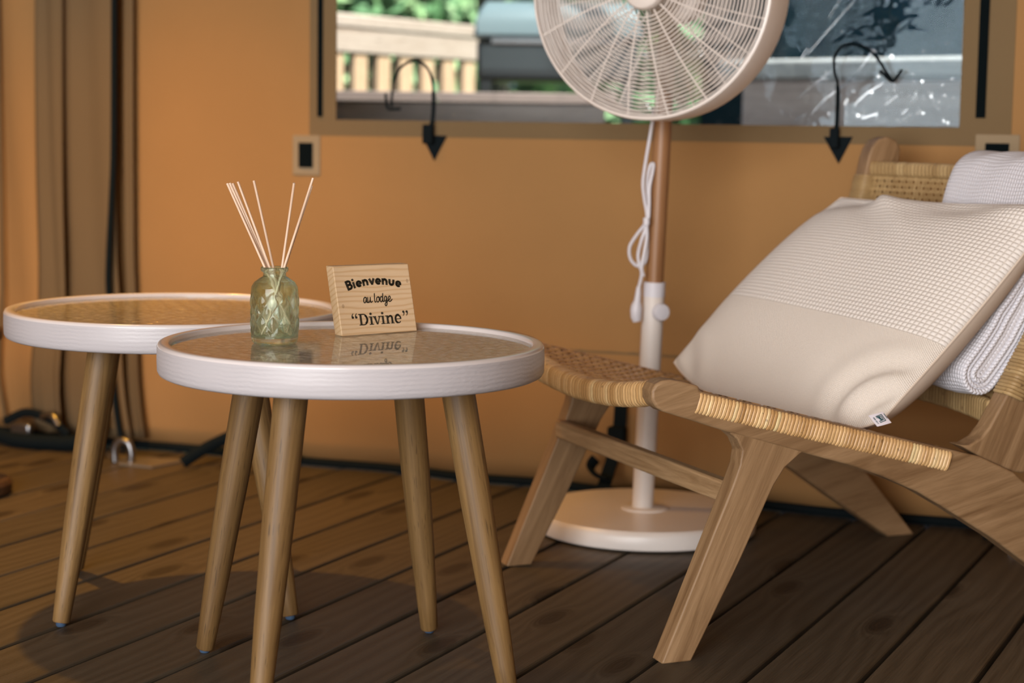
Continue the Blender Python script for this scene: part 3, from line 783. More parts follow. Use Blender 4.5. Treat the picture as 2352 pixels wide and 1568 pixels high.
mb.add([(0.101, n0, 0.212), (0.122, n0, 0.212), (0.107, n1, 0.212), (0.086, n1, 0.212), (0.101, n0, 0.243), (0.122, n0, 0.243), (0.107, n1, 0.243), (0.086, n1, 0.243)], [(3, 2, 1, 0), (4, 5, 6, 7), (0, 1, 5, 4), (1, 2, 6, 5), (2, 3, 7, 6), (3, 0, 4, 7)])
o = mb.build('stretcher', m_teakbar, chair, bevel=0.004); 
mb = MB(); mb.box((0.600, TK - 0.004, 0.150), (0.622, LW - TK + 0.004, 0.182))
mb.build('stretcher', m_teakbar, chair, bevel=0.004)
def rail_z(s): return 0.3945 - 0.2501 * s
def sag(l):                                       # 0 at rails, 1 in the middle
    q = (l - LW / 2) / (LW / 2 - TK); return max(0.0, 1 - q * q)
def seat_z(s, l):
    k = 1 - 0.35 * max(0, (s - 0.25)) / 0.2
    return rail_z(s) - 0.010 - 0.030 * sag(l) * k
def ribbon(mb, pts, nrm, w, th, tone, side):
    """flat rounded strand: centre pts, normals, side vectors"""
    vs = []; fs = []; n = len(pts)
    for p, nn, sd in zip(pts, nrm, side):
        for a, h in ((-0.5, -0.3), (-0.28, 0.36), (0.28, 0.36), (0.5, -0.3)):
            vs.append(p + sd * (a * w) + nn * (h * th))
    for i in range(n - 1):
        a = i * 4
        for k in range(3): fs.append((a + k, a + k + 1, a + k + 5, a + k + 4))
        fs.append((a + 3, a, a + 4, a + 7))
    mb.add(vs, fs, tone)
rt_ = random.Random(11)
def weave(surf, nrm_f, A0, A1, B0, B1, na, nb, fill, amp, th, twill):
    """strands along a and along b over surf(a, b)"""
    mb = MB()
    da = (A1 - A0) / na; db = (B1 - B0) / nb
    for i in range(na):                           # strands running along b
        a = A0 + (i + 0.5) * da; pts = []; ns = []; sd = []
        for k in range(nb + 1):
            b = B0 + k * db
            sgn = 1 if ((i + k) % (2 * twill)) < twill else -1
            p = surf(a, b); n = nrm_f(a, b)
            pts.append(p + n * (amp * sgn)); ns.append(n); sd.append((surf(a + 0.002, b) - p).normalized())
        ribbon(mb, pts, ns, da * fill, th, min(1, max(0.01, rt_.gauss(0.52, 0.22))), sd)
    for j in range(nb):
        b = B0 + (j + 0.5) * db; pts = []; ns = []; sd = []
        for k in range(na + 1):
            a = A0 + k * da
            sgn = -1 if ((k + j) % (2 * twill)) < twill else 1
            p = surf(a, b); n = nrm_f(a, b)
            pts.append(p + n * (amp * sgn)); ns.append(n); sd.append((surf(a, b + 0.002) - p).normalized())
        ribbon(mb, pts, ns, db * fill, th, min(1, max(0.01, rt_.gauss(0.52, 0.22))), sd)
    return mb
def fnorm(surf, sg=1):
    def f(a, b):
        p = surf(a, b); return ((surf(a + 0.003, b) - p).cross(surf(a, b + 0.003) - p)).normalized() * sg
    return f
seat_s = lambda s, l: Vector((s, l, seat_z(s, l)))
mb = weave(seat_s, fnorm(seat_s), 0.008, 0.445, 0.022, LW - 0.022, 46, 60, 0.86, 0.0024, 0.0026, 2)
o = mb.build('seat_weave', m_weave, chair); tag(o, 'woven rattan seat', kind='stuff')
# back weave: hollow between the posts
def post_front(z):
    pts = [(0.486, 0.279), (0.520, 0.304), (0.538, 0.334), (0.574, 0.395), (0.602, 0.443), (0.628, 0.505), (0.650, 0.585), (0.672, 0.684), (0.690, 0.73)]
    for (s0, z0), (s1, z1) in zip(pts, pts[1:]):
        if z <= z1: return s0 + (s1 - s0) * (z - z0) / (z1 - z0)
    return pts[-1][0]
def back_surf(z, l): return Vector((post_front(z) + 0.016 + 0.045 * sag(l) * (0.35 + 0.65 * min(1, max(0, (0.70 - z) / 0.2))), l, z))
mb = weave(back_surf, fnorm(back_surf, -1), 0.335, 0.653, 0.030, LW - 0.030, 33, 60, 0.60, 0.0010, 0.0018, 1)
o = mb.build('back_weave', m_weaveb, chair); tag(o, 'open woven rattan backrest', kind='stuff')
# strands wrapped over rails and bars
def wrap(path, sec, n, wfac=0.94, tilt=0.0, seed=1, single=None):
    """path(t) -> (origin, tangent, u, v); sec = list of (a, b) loop in u, v"""
    mb = MB(); r = random.Random(seed); tones = 0.6
    for i in range(n):
        t0 = i / n; t1 = (i + wfac) / n
        tones = 0.55 * tones + 0.45 * r.uniform(0.1, 1.0) if r.random() < 0.7 else r.uniform(0.05, 1.0)
        lift = r.uniform(-0.0004, 0.0005)
        vs = []; fs = []; m = len(sec)
        for tt, gr in ((t0, -0.0005), (t0 * 0.75 + t1 * 0.25, 0.0007 + lift), (t0 * 0.25 + t1 * 0.75, 0.0007 + lift), (t1, -0.0005)):
            o_, tg, u_, v_ = path(tt)
            cx_ = sum(a for a, b in sec) / m; cy_ = sum(b for a, b in sec) / m
            for a, b in sec:
                dx, dy = a - cx_, b - cy_; L = math.hypot(dx, dy)
                sk = tilt * dy
                vs.append(o_ + tg * sk + u_ * (a + dx / L * gr) + v_ * (b + dy / L * gr))
        for q in range(3):
            for k in range(m):
                fs.append((q * m + k, q * m + (k + 1) % m, (q + 1) * m + (k + 1) % m, (q + 1) * m + k))
        if single is not None:                        # each strand an object of its own
            one = MB(); one.add(vs, fs, max(0.01, min(1, tones)) + 1e-4); one.build('rattan_strand', single, chair)
        else:
            mb.add(vs, fs, max(0.01, min(1, tones)))
    return mb
def rrect(a0, a1, b0, b1, r, n=3):
    out = []
    for cx_, cy_, s0 in ((a1 - r, b1 - r, 0), (a0 + r, b1 - r, 90), (a0 + r, b0 + r, 180), (a1 - r, b0 + r, 270)):
        for k in range(n + 1):
            an = math.radians(s0 + 90 * k / n); out.append((cx_ + r * math.cos(an), cy_ + r * math.sin(an)))
    return out
Y1 = Vector((0, 1, 0))
def rail_path(t):
    s = 0.046 + (0.455 - 0.046) * t
    tg = Vector((1, 0, -0.2501)).normalized()
    return Vector((s, 0, rail_z(s) - 0.0115)), tg, Y1, Vector((0.2501, 0, 1)).normalized()
for lat0, sd in ((0.0, 3), (LW - TK, 4)):
    mb = wrap(rail_path, [(a + lat0, b) for a, b in rrect(-0.0035, TK + 0.003, -0.0275, 0.0025, 0.008)], 74, 0.95, 0.05, sd, m_ratt if lat0 == 0 else None)
    if lat0: o = mb.build('rattan_wrap', m_ratt, chair); tag(o, kind='stuff')
def front_path(t):
    l = TK - 0.004 + (LW - 2 * TK + 0.008) * t
    z = seat_z(0.0, l); dz = (seat_z(0.0, l + 0.001) - z) / 0.001
    tg = Vector((0, 1, dz)).normalized()
    return Vector((0.004, l, z - 0.010)), tg, Vector((1, 0, 0)), Vector((0, -dz, 1)).normalized()
mb = wrap(front_path, rrect(-0.016, 0.016, -0.020, 0.0145, 0.011), 66, 0.96, 0.0, 8, m_ratt)
def rear_path(t):
    l = TK - 0.004 + (LW - 2 * TK + 0.008) * t
    return Vector((0.448, l, seat_z(0.445, l) - 0.008)), Y1, Vector((1, 0, 0)), Vector((0, 0, 1))
mb = wrap(rear_path, rrect(-0.012, 0.012, -0.014, 0.010, 0.009), 60, 0.95, 0.0, 9)
o = mb.build('rattan_wrap', m_ratt, chair); tag(o, kind='stuff')
def bar_path(zc):
    def f(t):
        l = TK - 0.004 + (LW - 2 * TK + 0.008) * t
        p = back_surf(zc, l); return p, Y1, Vector((1, 0, 0)), Vector((0, 0, 1))
    return f
for zc, sd, hb in ((0.664, 12, (-0.012, 0.012)), (0.318, 14, (-0.016, 0.020))):
    mb = wrap(bar_path(zc), rrect(-0.008, 0.009, hb[0], hb[1], 0.007), 58, 0.93, 0.0, sd)
    o = mb.build('rattan_wrap', m_weaveb, chair); tag(o, kind='stuff')
def post_path(t):
    z = 0.352 + (0.655 - 0.352) * t; s = post_front(z); s2 = post_front(z + 0.004)
    tg = Vector((s2 - s, 0, 0.004)).normalized()
    return Vector((s, 0, z)), tg, Y1, Vector((tg.z, 0, -tg.x))
for lat0, sd in ((0.0, 21), (LW - TK, 22)):
    mb = wrap(post_path, [(a + lat0, b) for a, b in rrect(-0.0035, TK + 0.0035, -0.003, 0.032, 0.010)], 62, 0.95, 0.12, sd)
    o = mb.build('rattan_wrap', m_weaveb, chair); tag(o, kind='stuff')

# ================================================================== PILLOW
pil = empty('pillow', chair.location, CA, 'beige linen pillow with waffle-weave top leaning on the lounge chair', 'pillow')
c00 = Vector((0.352, 0.025, 0.318)); c01 = Vector((0.276, 0.530, 0.338)); c10 = Vector((0.628, 0.000, 0.626)); c11 = Vector((0.580, 0.520, 0.612))
NP = 64
def mid_surf(p, r):
    """p near->far, r bottom->top"""
    ip = 0.010 * (1 - (2 * r - 1) ** 2) * (1 - 2 * p)           # sides drawn in between the corners
    ir = 0.016 * (1 - (2 * p - 1) ** 2) * (1 - 2 * r)
    p2, r2 = p + ip, r + ir
    P = (c00 * (1 - p2) + c01 * p2) * (1 - r2) + (c10 * (1 - p2) + c11 * p2) * r2
    sg_ = (1 - r) ** 3 * (1 - (2 * p - 1) ** 4)                     # slumps onto the seat
    P.z -= 0.0385 * sg_; P.x -= 0.010 * sg_
    P += pn * (0.030 * math.sin(PI * min(1, max(0, r * 0.92 + 0.04))) ** 0.9 * p * p)
    P.x += 0.006 * math.sin(r2 * PI)
    P.z -= 0.008 * math.sin(r2 * PI)
    return P
pn = ((c01 - c00).cross(c10 - c00)).normalized()
if pn.z < 0: pn = -pn
def puff(p, r):
    a = max(0, 1 - abs(2 * p - 1) ** 3.2) ** 0.6; b = max(0, 1 - abs(2 * r - 1) ** 3.0) ** 0.6
    return a * b
def puff_b(p, r): return max(0, 1 - abs(2 * p - 1) ** 7) ** 0.55 * max(0, 1 - abs(2 * r - 1) ** 3.0) ** 0.6
def wrinkle(p, r):
    d = math.hypot((p - 0.0) * 1.1, r - 0.0)
    w = 0.0075 * math.sin(d * 46 + 1.5 * p) * math.exp(-((d - 0.17) / 0.12) ** 2)
    d2 = math.hypot(p - 1.0, r - 0.0)
    w += 0.006 * math.sin(d2 * 44) * math.exp(-(d2 / 0.16) ** 2)
    w += 0.010 * math.exp(-((r - 0.93) / 0.05) ** 2) * math.sin(p * 11 + 1.0)
    w += 0.012 * math.exp(-((p - 0.60 - (r - 0.9) * 1.3) / 0.05) ** 2) * max(0, (r - 0.72) / 0.28)
    w -= 0.010 * math.exp(-((p - 0.74 - (r - 0.9) * 1.2) / 0.07) ** 2) * max(0, (r - 0.70) / 0.3)
    e = min(p, 1 - p, r, 1 - r)
    return w * min(1, e / 0.035)
def sheet(name, m, sgn, depth):
    vs = []; fs = []; uvs = []
    for j in range(NP + 1):
        for i in range(NP + 1):
            p, r = i / NP, j / NP
            # finer near the borders
            p = 0.5 - 0.5 * math.cos(PI * p) * (1 if True else 1); r = 0.5 - 0.5 * math.cos(PI * r)
            P = mid_surf(p, r) + pn * sgn * (depth * (puff(p, r) if sgn > 0 else puff_b(p, r) * (1 - 0.45 * min(1, max(0, (p - 0.03) / 0.15)) * min(1, max(0, (r - 0.25) / 0.25)))) + (wrinkle(p, r) if sgn > 0 else 0))
            vs.append(P); uvs.append((p * 0.47, r * 0.43))
    for j in range(NP):
        for i in range(NP):
            a = j * (NP + 1) + i; fs.append((a, a + 1, a + NP + 2, a + NP + 1) if sgn < 0 else (a, a + NP + 1, a + NP + 2, a + 1))
    me = bpy.data.meshes.new(name); me.from_pydata([tuple(v) for v in vs], [], fs); me.update()
    ul = me.uv_layers.new(name='UVMap')
    for lp in me.loops: ul.data[lp.index].uv = uvs[lp.vertex_index]
    me.materials.append(m); me.polygons.foreach_set('use_smooth', [True] * len(me.polygons))
    o = bpy.data.objects.new(name, me); C.objects.link(o); o.parent = pil; return o
sheet('front_panel', m_pillow, 1, 0.056); sheet('back_panel', m_pback, -1, 0.062)
mb = MB(); ring = []
for k in range(60): ring.append(mid_surf(k / 60, 0))
for k in range(60): ring.append(mid_surf(1, k / 60))
for k in range(60): ring.append(mid_surf(1 - k / 60, 1))
for k in range(60): ring.append(mid_surf(0, 1 - k / 60))
mb.tube(ring, 0.0016, 6, closed=True); mb.build('seam', m_pback, pil)
# woven label sewn into the near bottom corner
lA = Vector((0.311, -0.004, 0.331)); lB = Vector((0.332, -0.006, 0.336)) - lA; lD = Vector((0.325, -0.006, 0.315)) - lA
tn_ = Vector((0.0, -1.0, 0.12)).normalized()
def LB(a, b, o=0.0): return lA + lB * a + lD * b + tn_ * (o + 0.0018 * math.sin(a * 2.5))
mb = MB(); vs = []; fs = []
for o_ in (0.0, -0.0006):
    for j in range(2):
        for i in range(7): vs.append(LB(i / 6, j, o_))
for i in range(6): fs += [(i, i + 1, i + 8, i + 7), (14 + i + 1, 14 + i, 14 + i + 7, 14 + i + 8), (i + 1, i, 14 + i, 14 + i + 1), (7 + i, 8 + i, 22 + i, 21 + i)]
fs += [(0, 7, 21, 14), (13, 6, 20, 27)]
mb.add(vs, fs)
lab = mb.build('sewn_label', m_tagw, pil, smooth=False); tag(lab, 'small white sewn label with teal mark')
ik = Ink(lambda a, b: LB(a, b, 0.0004))
w_ = 0.062
ik.stroke([(0.333, 0.215), (0.762, 0.163), (0.745, 0.694), (0.311, 0.744)], w_); ik.dot(0.762, 0.163, w_ / 2); ik.dot(0.745, 0.694, w_ / 2)
ik.stroke([(0.494, 0.267), (0.663, 0.276), (0.644, 0.59), (0.326, 0.636)], w_); ik.stroke([(0.50, 0.27), (0.542, 0.318), (0.57, 0.591), (0.644, 0.59)], w_ * 0.9)
ik.stroke([(0.338, 0.217), (0.452, 0.249), (0.501, 0.362), (0.57, 0.591)], w_); ik.stroke([(0.326, 0.32), (0.395, 0.318), (0.432, 0.364), (0.501, 0.593)], w_)
ik.stroke([(0.962, 0.154), (0.944, 0.592)], 0.05)
for yb, hh_ in ((0.26, 0.045), (0.32, 0.05), (0.385, 0.05), (0.44, 0.045), (0.54, 0.045), (0.60, 0.045), (0.665, 0.05), (0.765, 0.05)):
    ik.stroke([(0.135, yb), (0.225, yb - 0.01)], 0.03); ik.stroke([(0.15, yb - hh_ * 0.5), (0.15, yb + hh_ * 0.5)], 0.03); ik.stroke([(0.21, yb - hh_ * 0.4), (0.18, yb + hh_ * 0.5)], 0.028)
ik.build('label_print', m_teal, lab)

# ================================================================== THROW
thr = empty('throw_blanket', chair.location, CA, 'white waffle-knit throw folded over the chair back', 'blanket')
def loop_U(hw, y_off, top):
    """centre line of one fold as (along, across): down the front, round the end, up the back"""
    pts = [(top, -hw)] + [(top - (top - 0.0) * k / 10, -hw) for k in range(1, 10)]
    pts += [(-hw * math.sin(math.radians(a)), -hw * math.cos(math.radians(a))) for a in range(0, 181, 15)]
    pts += [((top) * k / 10, hw) for k in range(1, 11)]
    return pts
axis_pts = cr([(0.530, 0, 0.376), (0.554, 0, 0.406), (0.576, 0, 0.437), (0.597, 0, 0.48), (0.615, 0, 0.54), (0.633, 0, 0.60), (0.647, 0, 0.66)], 12)
alen = [0.0]
for a, b in zip(axis_pts, axis_pts[1:]): alen.append(alen[-1] + (b - a).length)
def on_axis(d, ac):
    if d <= 0:
        p = axis_pts[0]; tg_ = (axis_pts[1] - axis_pts[0]).normalized(); q = p + tg_ * d
    else:
        i = 0
        while i < len(alen) - 2 and alen[i + 1] < d: i += 1
        f = min(1.0, (d - alen[i]) / (alen[i + 1] - alen[i])); q = axis_pts[i].lerp(axis_pts[i + 1], f); tg_ = (axis_pts[i + 1] - axis_pts[i]).normalized()
    n_ = Vector((tg_.z, 0, -tg_.x))                             # towards the back
    f_ = 1 - 0.5 * min(1, max(0, (d - 0.10) / 0.10))            # pressed thinner behind the pillow
    ac = (ac - 0.033) * f_ + 0.033
    return q + n_ * ac
def cloth_sheet(name, line, l0, l1, th, nl=24, wav=0.0015):
    """closed thick sheet from a centre line in (x, z), extruded along lat with rounded ends"""
    n = len(line); vs = []; fs = []; uvs = []
    acc = [0.0]
    for a, b in zip(line, line[1:]): acc.append(acc[-1] + (b - a).length)
    nor = []
    for i in range(n):
        a = line[max(0, i - 1)]; b = line[min(n - 1, i + 1)]; tt = (b - a).normalized(); nor.append(Vector((tt.z, 0, -tt.x)))
    secs = []
    for k in range(nl + 1): secs.append((l0 + (l1 - l0) * k / nl, 1.0))
    secs = [(l0 - 0.003, 0.25), (l0 - 0.0015, 0.75)] + secs + [(l1 + 0.0015, 0.75), (l1 + 0.003, 0.25)]
    for (l, f) in secs:
        for i in range(n):
            wv = wav * math.sin(l * 60 + i * 0.3)
            p = line[i] + nor[i] * (th / 2 * f); vs.append((p.x, l + 0 * wv, p.z + wv)); uvs.append((l, acc[i]))
        for i in range(n - 1, -1, -1):
            wv = wav * math.sin(l * 60 + i * 0.3)
            p = line[i] - nor[i] * (th / 2 * f); vs.append((p.x, l + 0 * wv, p.z + wv)); uvs.append((l, acc[i] + 0.003))
    m = 2 * n
    for k in range(len(secs) - 1):
        for i in range(m): fs.append((k * m + i, k * m + (i + 1) % m, (k + 1) * m + (i + 1) % m, (k + 1) * m + i))
    for k in (0, len(secs) - 1):
        for i in range(n - 1): fs.append((k * m + i, k * m + i + 1, k * m + m - 2 - i, k * m + m - 1 - i))
    me = bpy.data.meshes.new(name); me.from_pydata(vs, [], fs); me.update()
    bm = bmesh.new(); bm.from_mesh(me); bmesh.ops.recalc_face_normals(bm, faces=bm.faces); bm.to_mesh(me); bm.free()
    ul = me.uv_layers.new(name='UVMap')
    for lp in me.loops: ul.data[lp.index].uv = uvs[lp.vertex_index]
    me.materials.append(m_throw); me.polygons.foreach_set('use_smooth', [True] * len(me.polygons))
    o = bpy.data.objects.new(name, me); C.objects.link(o); o.parent = thr; return o
TL0, TL1 = 0.0425, 0.292
for hw, top, dl in ((0.0285, 0.245, 0.0), (0.0200, 0.240, 0.003), (0.0115, 0.235, 0.001), (0.0040, 0.23, 0.004)):
    cloth_sheet('fold', [on_axis(a, b) for a, b in loop_U(hw, 0, top)], TL0 + dl, TL1 - dl, 0.0084)
# the upper end laid over the top bar
over = cr([(0.618, 0, 0.56), (0.630, 0, 0.605), (0.641, 0, 0.646), (0.654, 0, 0.676), (0.674, 0, 0.690), (0.702, 0, 0.693), (0.727, 0, 0.687), (0.741, 0, 0.664), (0.750, 0, 0.60)], 6)
cloth_sheet('fold', over, TL0, TL1 + 0.004, 0.012)

m_blade = thin_glass('clear_cream_blade_plastic', (0.80, 0.76, 0.70), 1.35, 0.25, 0.35, (0.62, 0.58, 0.52))
# ================================================================== STANDING FAN
FR = math.radians(-28.3)
fan = empty('standing_fan', (0.247, 3.269, 0), FR, 'cream standing fan with beechwood pole beside the lounge chair', 'fan')
mb = MB(); mb.lathe([(0, 0.002), (0.196, 0.002), (0.2015, 0.005), (0.2025, 0.009), (0.2020, 0.027), (0.199, 0.033), (0.194, 0.0365), (0.05, 0.0385), (0, 0.0385)], 120)
mb.build('base', m_white, fan, angle=0.5)
mb = MB(); mb.lathe([(0, 0.038), (0.043, 0.038), (0.043, 0.0405), (0.040, 0.042), (0, 0.042)], 48); mb.build('collar', m_white, fan)
def pole_pt(z): return Vector((0.032 * (z - 0.04) - 0.004, 0.0, z))
def pole_seg(name, m, z0, z1, r, n=32):
    k = MB(); k.tube([pole_pt(z0), pole_pt(z0 + (z1 - z0) * 0.5), pole_pt(z1)], r, n); return k.build(name, m, fan, angle=0.8)
pole_seg('lower_pole', m_white, 0.036, 0.452, 0.0196)
pole_seg('pole_ferrule', m_cool, 0.428, 0.454, 0.0203)
pole_seg('upper_pole', m_pole, 0.450, 0.93, 0.0162)
pk = pole_pt(0.402)
mb = MB(); mb.tube([pk + Vector((0.012, -0.008, 0)), pk + Vector((0.024, -0.016, 0))], 0.008, 16); 
kx = Vector((0.80, -0.6, 0))
mb = MB(); kp = pk
ring_ = []
for q, r in ((0.012, 0.008), (0.021, 0.008), (0.0215, 0.0135), (0.024, 0.0155), (0.032, 0.0158), (0.036, 0.014), (0.037, 0.010)):
    ring_.append((kp + kx * q, r))
mb.tube([p for p, r in ring_], [r for p, r in ring_], 24); mb.build('height_knob', m_cool, fan, angle=0.6)
# head: axis along local -Y
HZ = 0.963
hx = pole_pt(HZ).x + 0.024
RH = 0.2190
def ringpts(r, y, n=72): return [(hx + r * math.cos(2 * PI * k / n), y, HZ + r * math.sin(2 * PI * k / n)) for k in range(n)]
def head_lathe(prof, n=96):
    k = MB(); vs = []; fs = []; m = len(prof)
    for q in range(n):
        a = 2 * PI * q / n
        for r, y in prof: vs.append((hx + r * math.cos(a), y, HZ + r * math.sin(a)))
    for q in range(n):
        q2 = (q + 1) % n
        for i in range(m): fs.append((q * m + i, q2 * m + i, q2 * m + (i + 1) % m, q * m + (i + 1) % m))
    k.add(vs, fs); return k
yF, yB = -0.140, -0.064
head_lathe([(RH - 0.004, yF - 0.004), (RH + 0.001, yF - 0.003), (RH + 0.003, yF + 0.002), (RH + 0.003, yB - 0.004), (RH, yB), (RH - 0.004, yB), (RH - 0.003, yF)]).build('cage_band', m_white, fan, angle=0.5)
mb = MB()
for k in range(7): mb.tube(ringpts(RH - 0.0035 - 0.0012 * (k % 2), yF + 0.012 + k * 0.013, 64), 0.0012, 5, closed=True)
o = mb.build('side_wires', m_white, fan); tag(o, kind='stuff')
def dome(r, y0, h): return y0 - h * (1 - (r / RH) ** 2)
for nm, y0, h, sgn, cnt, nsp in (('front_grille', yF, 0.022, 1, 26, 18), ('rear_grille', yB, -0.018, -1, 26, 18)):
    mb = MB()
    for k in range(cnt):
        r = 0.046 + (RH - 0.004 - 0.046) * (k + 0.5) / cnt; mb.tube(ringpts(r, dome(r, y0, h), 72), 0.0011, 5, closed=True)
    o = mb.build(nm, m_white, fan); tag(o, kind='stuff')
    for k in range(nsp):
        a = 2 * PI * (k + (0.5 if sgn < 0 else 0.25)) / nsp - PI / 2
        mb = MB(); mb.tube([(hx + r * math.cos(a + 0.10 * (r / RH)), dome(r, y0, h) + 0.0012 * sgn, HZ + r * math.sin(a + 0.10 * (r / RH))) for r in [0.040 + (RH - 0.042) * q / 6 for q in range(7)]], 0.0015, 5)
        mb.build('grille_spoke', m_white, fan)
head_lathe([(0.0, yF - 0.036), (0.026, yF - 0.035), (0.034, yF - 0.031), (0.0375, yF - 0.024), (0.0375, yF - 0.016), (0.0, yF - 0.016)], 64).build('hub_cap', m_white, fan, angle=0.5)
head_lathe([(0.0, yB - 0.075), (0.030, yB - 0.073), (0.034, yB - 0.066), (0.034, yB - 0.030), (0.0, yB - 0.030)], 48).build('blade_hub', m_white, fan, angle=0.5)
for k in range(3):
    a0 = -PI / 2 + 0.16 + k * 2 * PI / 3
    mb = MB(); vs = []; fs = []
    for i in range(13):
        q = i / 12; r = 0.028 + 0.172 * q; half = 0.12 + 0.20 * math.sin(PI * min(1, q * 1.05)) ** 0.8
        for j in range(7):
            w_ = (j / 6 - 0.5) * 2; a = a0 + w_ * half + 0.25 * q
            vs.append((hx + r * math.cos(a), yB - 0.052 + 0.020 * w_ * (1 - 0.4 * q), HZ + r * math.sin(a)))
    for i in range(12):
        for j in range(6):
            b = i * 7 + j; fs.append((b, b + 1, b + 8, b + 7))
    mb.add(vs, fs); o = mb.build('blade', m_blade, fan); s_ = o.modifiers.new('thickness', 'SOLIDIFY'); s_.thickness = 0.002
head_lathe([(0.0, yB + 0.015), (0.050, yB + 0.015), (0.055, yB + 0.022), (0.052, yB + 0.060), (0.038, yB + 0.078), (0.0, yB + 0.080)], 48).build('motor_housing', m_white, fan, angle=0.5)
# power cord hanging bundled beside the pole, with plug
fi = Matrix.Translation(fan.location) @ Matrix.Rotation(FR, 4, 'Z'); fi = fi.inverted()
def fl(x, y, dy=0.0): return fi @ at(x, y, 3.245 + dy)
cord_r = 0.0031
mb = MB()
mb.tube(cr([fl(1501, 250, 0.02), fl(1498, 281), fl(1491, 325), fl(1484, 366), fl(1477, 418, -0.004), fl(1480, 455), fl(1486, 492), fl(1483, 512), fl(1462, 540), fl(1446, 568), fl(1449, 596), fl(1466, 611), fl(1482, 600), fl(1487, 560, 0.006), fl(1487, 512, 0.008), fl(1489, 470, 0.008), fl(1486, 420, 0.008), fl(1493, 382, 0.006), fl(1501, 377, 0.002),
             fl(1499, 395, -0.002), fl(1492, 430, -0.004), fl(1491, 470, -0.004), fl(1488, 510, -0.004), fl(1474, 550, -0.003), fl(1466, 583, 0.0), fl(1468, 606, -0.006), fl(1474, 628, -0.004), fl(1467, 662)], 7), cord_r, 8)
mb.tube(cr([fl(1484, 505, -0.006), fl(1486, 540, -0.004), fl(1480, 580, -0.005), fl(1474, 614, -0.006), fl(1478, 634, -0.004)], 5), cord_r, 8)
cord = mb.build('power_cord', m_cool, fan)
mb = MB(); mb.tube([fl(1485, 500, -0.008), fl(1485, 516, -0.008)], 0.0062, 10); mb.build('cord_tie', m_cool, fan)
mb = MB(); pp = [fl(1467, 658), fl(1466, 672), fl(1464, 690), fl(1462, 702), fl(1461, 712), fl(1461, 728), fl(1463, 738)]
mb.tube(pp, [0.0038, 0.0052, 0.0062, 0.0098, 0.0108, 0.0100, 0.0075], 12); plug = mb.build('plug', m_cool, cord, angle=0.6)

# ================================================================== WALL-MOUNTED STRAPS AND PATCHES
def wl(x, y, off=0.0):
    u, z = win_uv(x, y); return Vector((u, -off, z))
def patch(xc, yc, w, h, bw, bh, label, bdx=0, bdy=0):
    u, z = win_uv(xc, yc)
    r = empty('fastener_patch', RM(u, 0, z), TH, label, 'patch', 'fastener patches on the canvas')
    yy = wall_y(u, z)
    k = MB(); k.box((-w / 2, yy - 0.006, -h / 2), (w / 2, yy - 0.0005, h / 2)); k.build('backing', m_patch, r, bevel=0.002)
    k = MB(); k.box((-bw / 2 + bdx, yy - 0.010, -bh / 2 + bdy), (bw / 2 + bdx, yy - 0.005, bh / 2 + bdy)); k.build('hook_strip', m_zip, r, bevel=0.001)
patch(708, 356, 0.066, 0.084, 0.033, 0.052, 'beige canvas patch with a black square below the zip beside the bare amber wall')
patch(2290, 352, 0.079, 0.068, 0.042, 0.036, 'beige canvas patch with a black square above the throw on the chair')
def strap_thing(tri, buckle, line, hook, label, wf=0.0085):
    u0, z0 = win_uv(*tri[0])
    r = empty('window_strap', RM(u0, 0, z0), TH, label, 'strap', 'black window straps')
    o0 = Vector((u0, 0, z0))
    def q(x, y, off): u, z = win_uv(x, y); return Vector((u, wall_y(u, z) - off, z)) - o0
    k = MB(); a = [q(x, y, 0.004) for x, y in tri[1:]]; b = [p + Vector((0, -0.003, 0)) for p in a]
    k.add(a + b, [(0, 1, 2), (5, 4, 3), (0, 3, 4, 1), (1, 4, 5, 2), (2, 5, 3, 0)]); k.build('triangle_patch', m_black, r, smooth=False)
    k = MB(); (x0, y0), (x1, y1) = buckle; c0 = q(x0, y1, 0.011); c1 = q(x1, y0, 0.011); k.box((c0.x, c0.y - 0.014, c0.z), (c1.x, c0.y, c1.z)); k.build('buckle', m_black, r, bevel=0.003)
    pts = cr([q(x, y, 0.010 + d) for x, y, d in line], 6)
    k = MB(); vs = []; fs = []
    for i, p in enumerate(pts):
        t_ = (pts[min(i + 1, len(pts) - 1)] - pts[max(0, i - 1)]).normalized(); sd = Vector((t_.z, 0.0, -t_.x)) 
        sd = (sd * 0.8 + Vector((0, 0.5 * math.sin(i * 0.07), 0))).normalized() * (wf / 2 * (1.0 if i < len(pts) * 0.25 else 0.62))
        nn = t_.cross(sd).normalized() * 0.0009
        vs += [p + sd + nn, p - sd + nn, p - sd - nn, p + sd - nn]
    for i in range(len(pts) - 1):
        a = i * 4; fs += [(a + j, a + (j + 1) % 4, a + 4 + (j + 1) % 4, a + 4 + j) for j in range(4)]
    fs += [(0, 1, 2, 3), tuple((len(pts) - 1) * 4 + j for j in (3, 2, 1, 0))]
    k.add(vs, fs); k.build('webbing', m_black, r, smooth=False)
    k = MB(); k.tube(cr([q(x, y, 0.016) for x, y in hook], 4), 0.0030, 8); k.build('end_hook', m_black, r)
strap_thing([(999, 330), (971, 310), (1028, 312), (999, 369)], [(980, 286), (1003, 330)], [(995, 300, 0.006), (999, 270, 0.002), (1002, 235, 0.004), (1004, 195, 0.012), (1000, 165, 0.02), (985, 146, 0.024), (962, 142, 0.024), (938, 155, 0.022), (922, 180, 0.018), (913, 215, 0.014), (910, 246, 0.012)], [(894, 215), (898, 248), (912, 251), (927, 250)],
            'black webbing strap arching over the window between the zip and the fan')
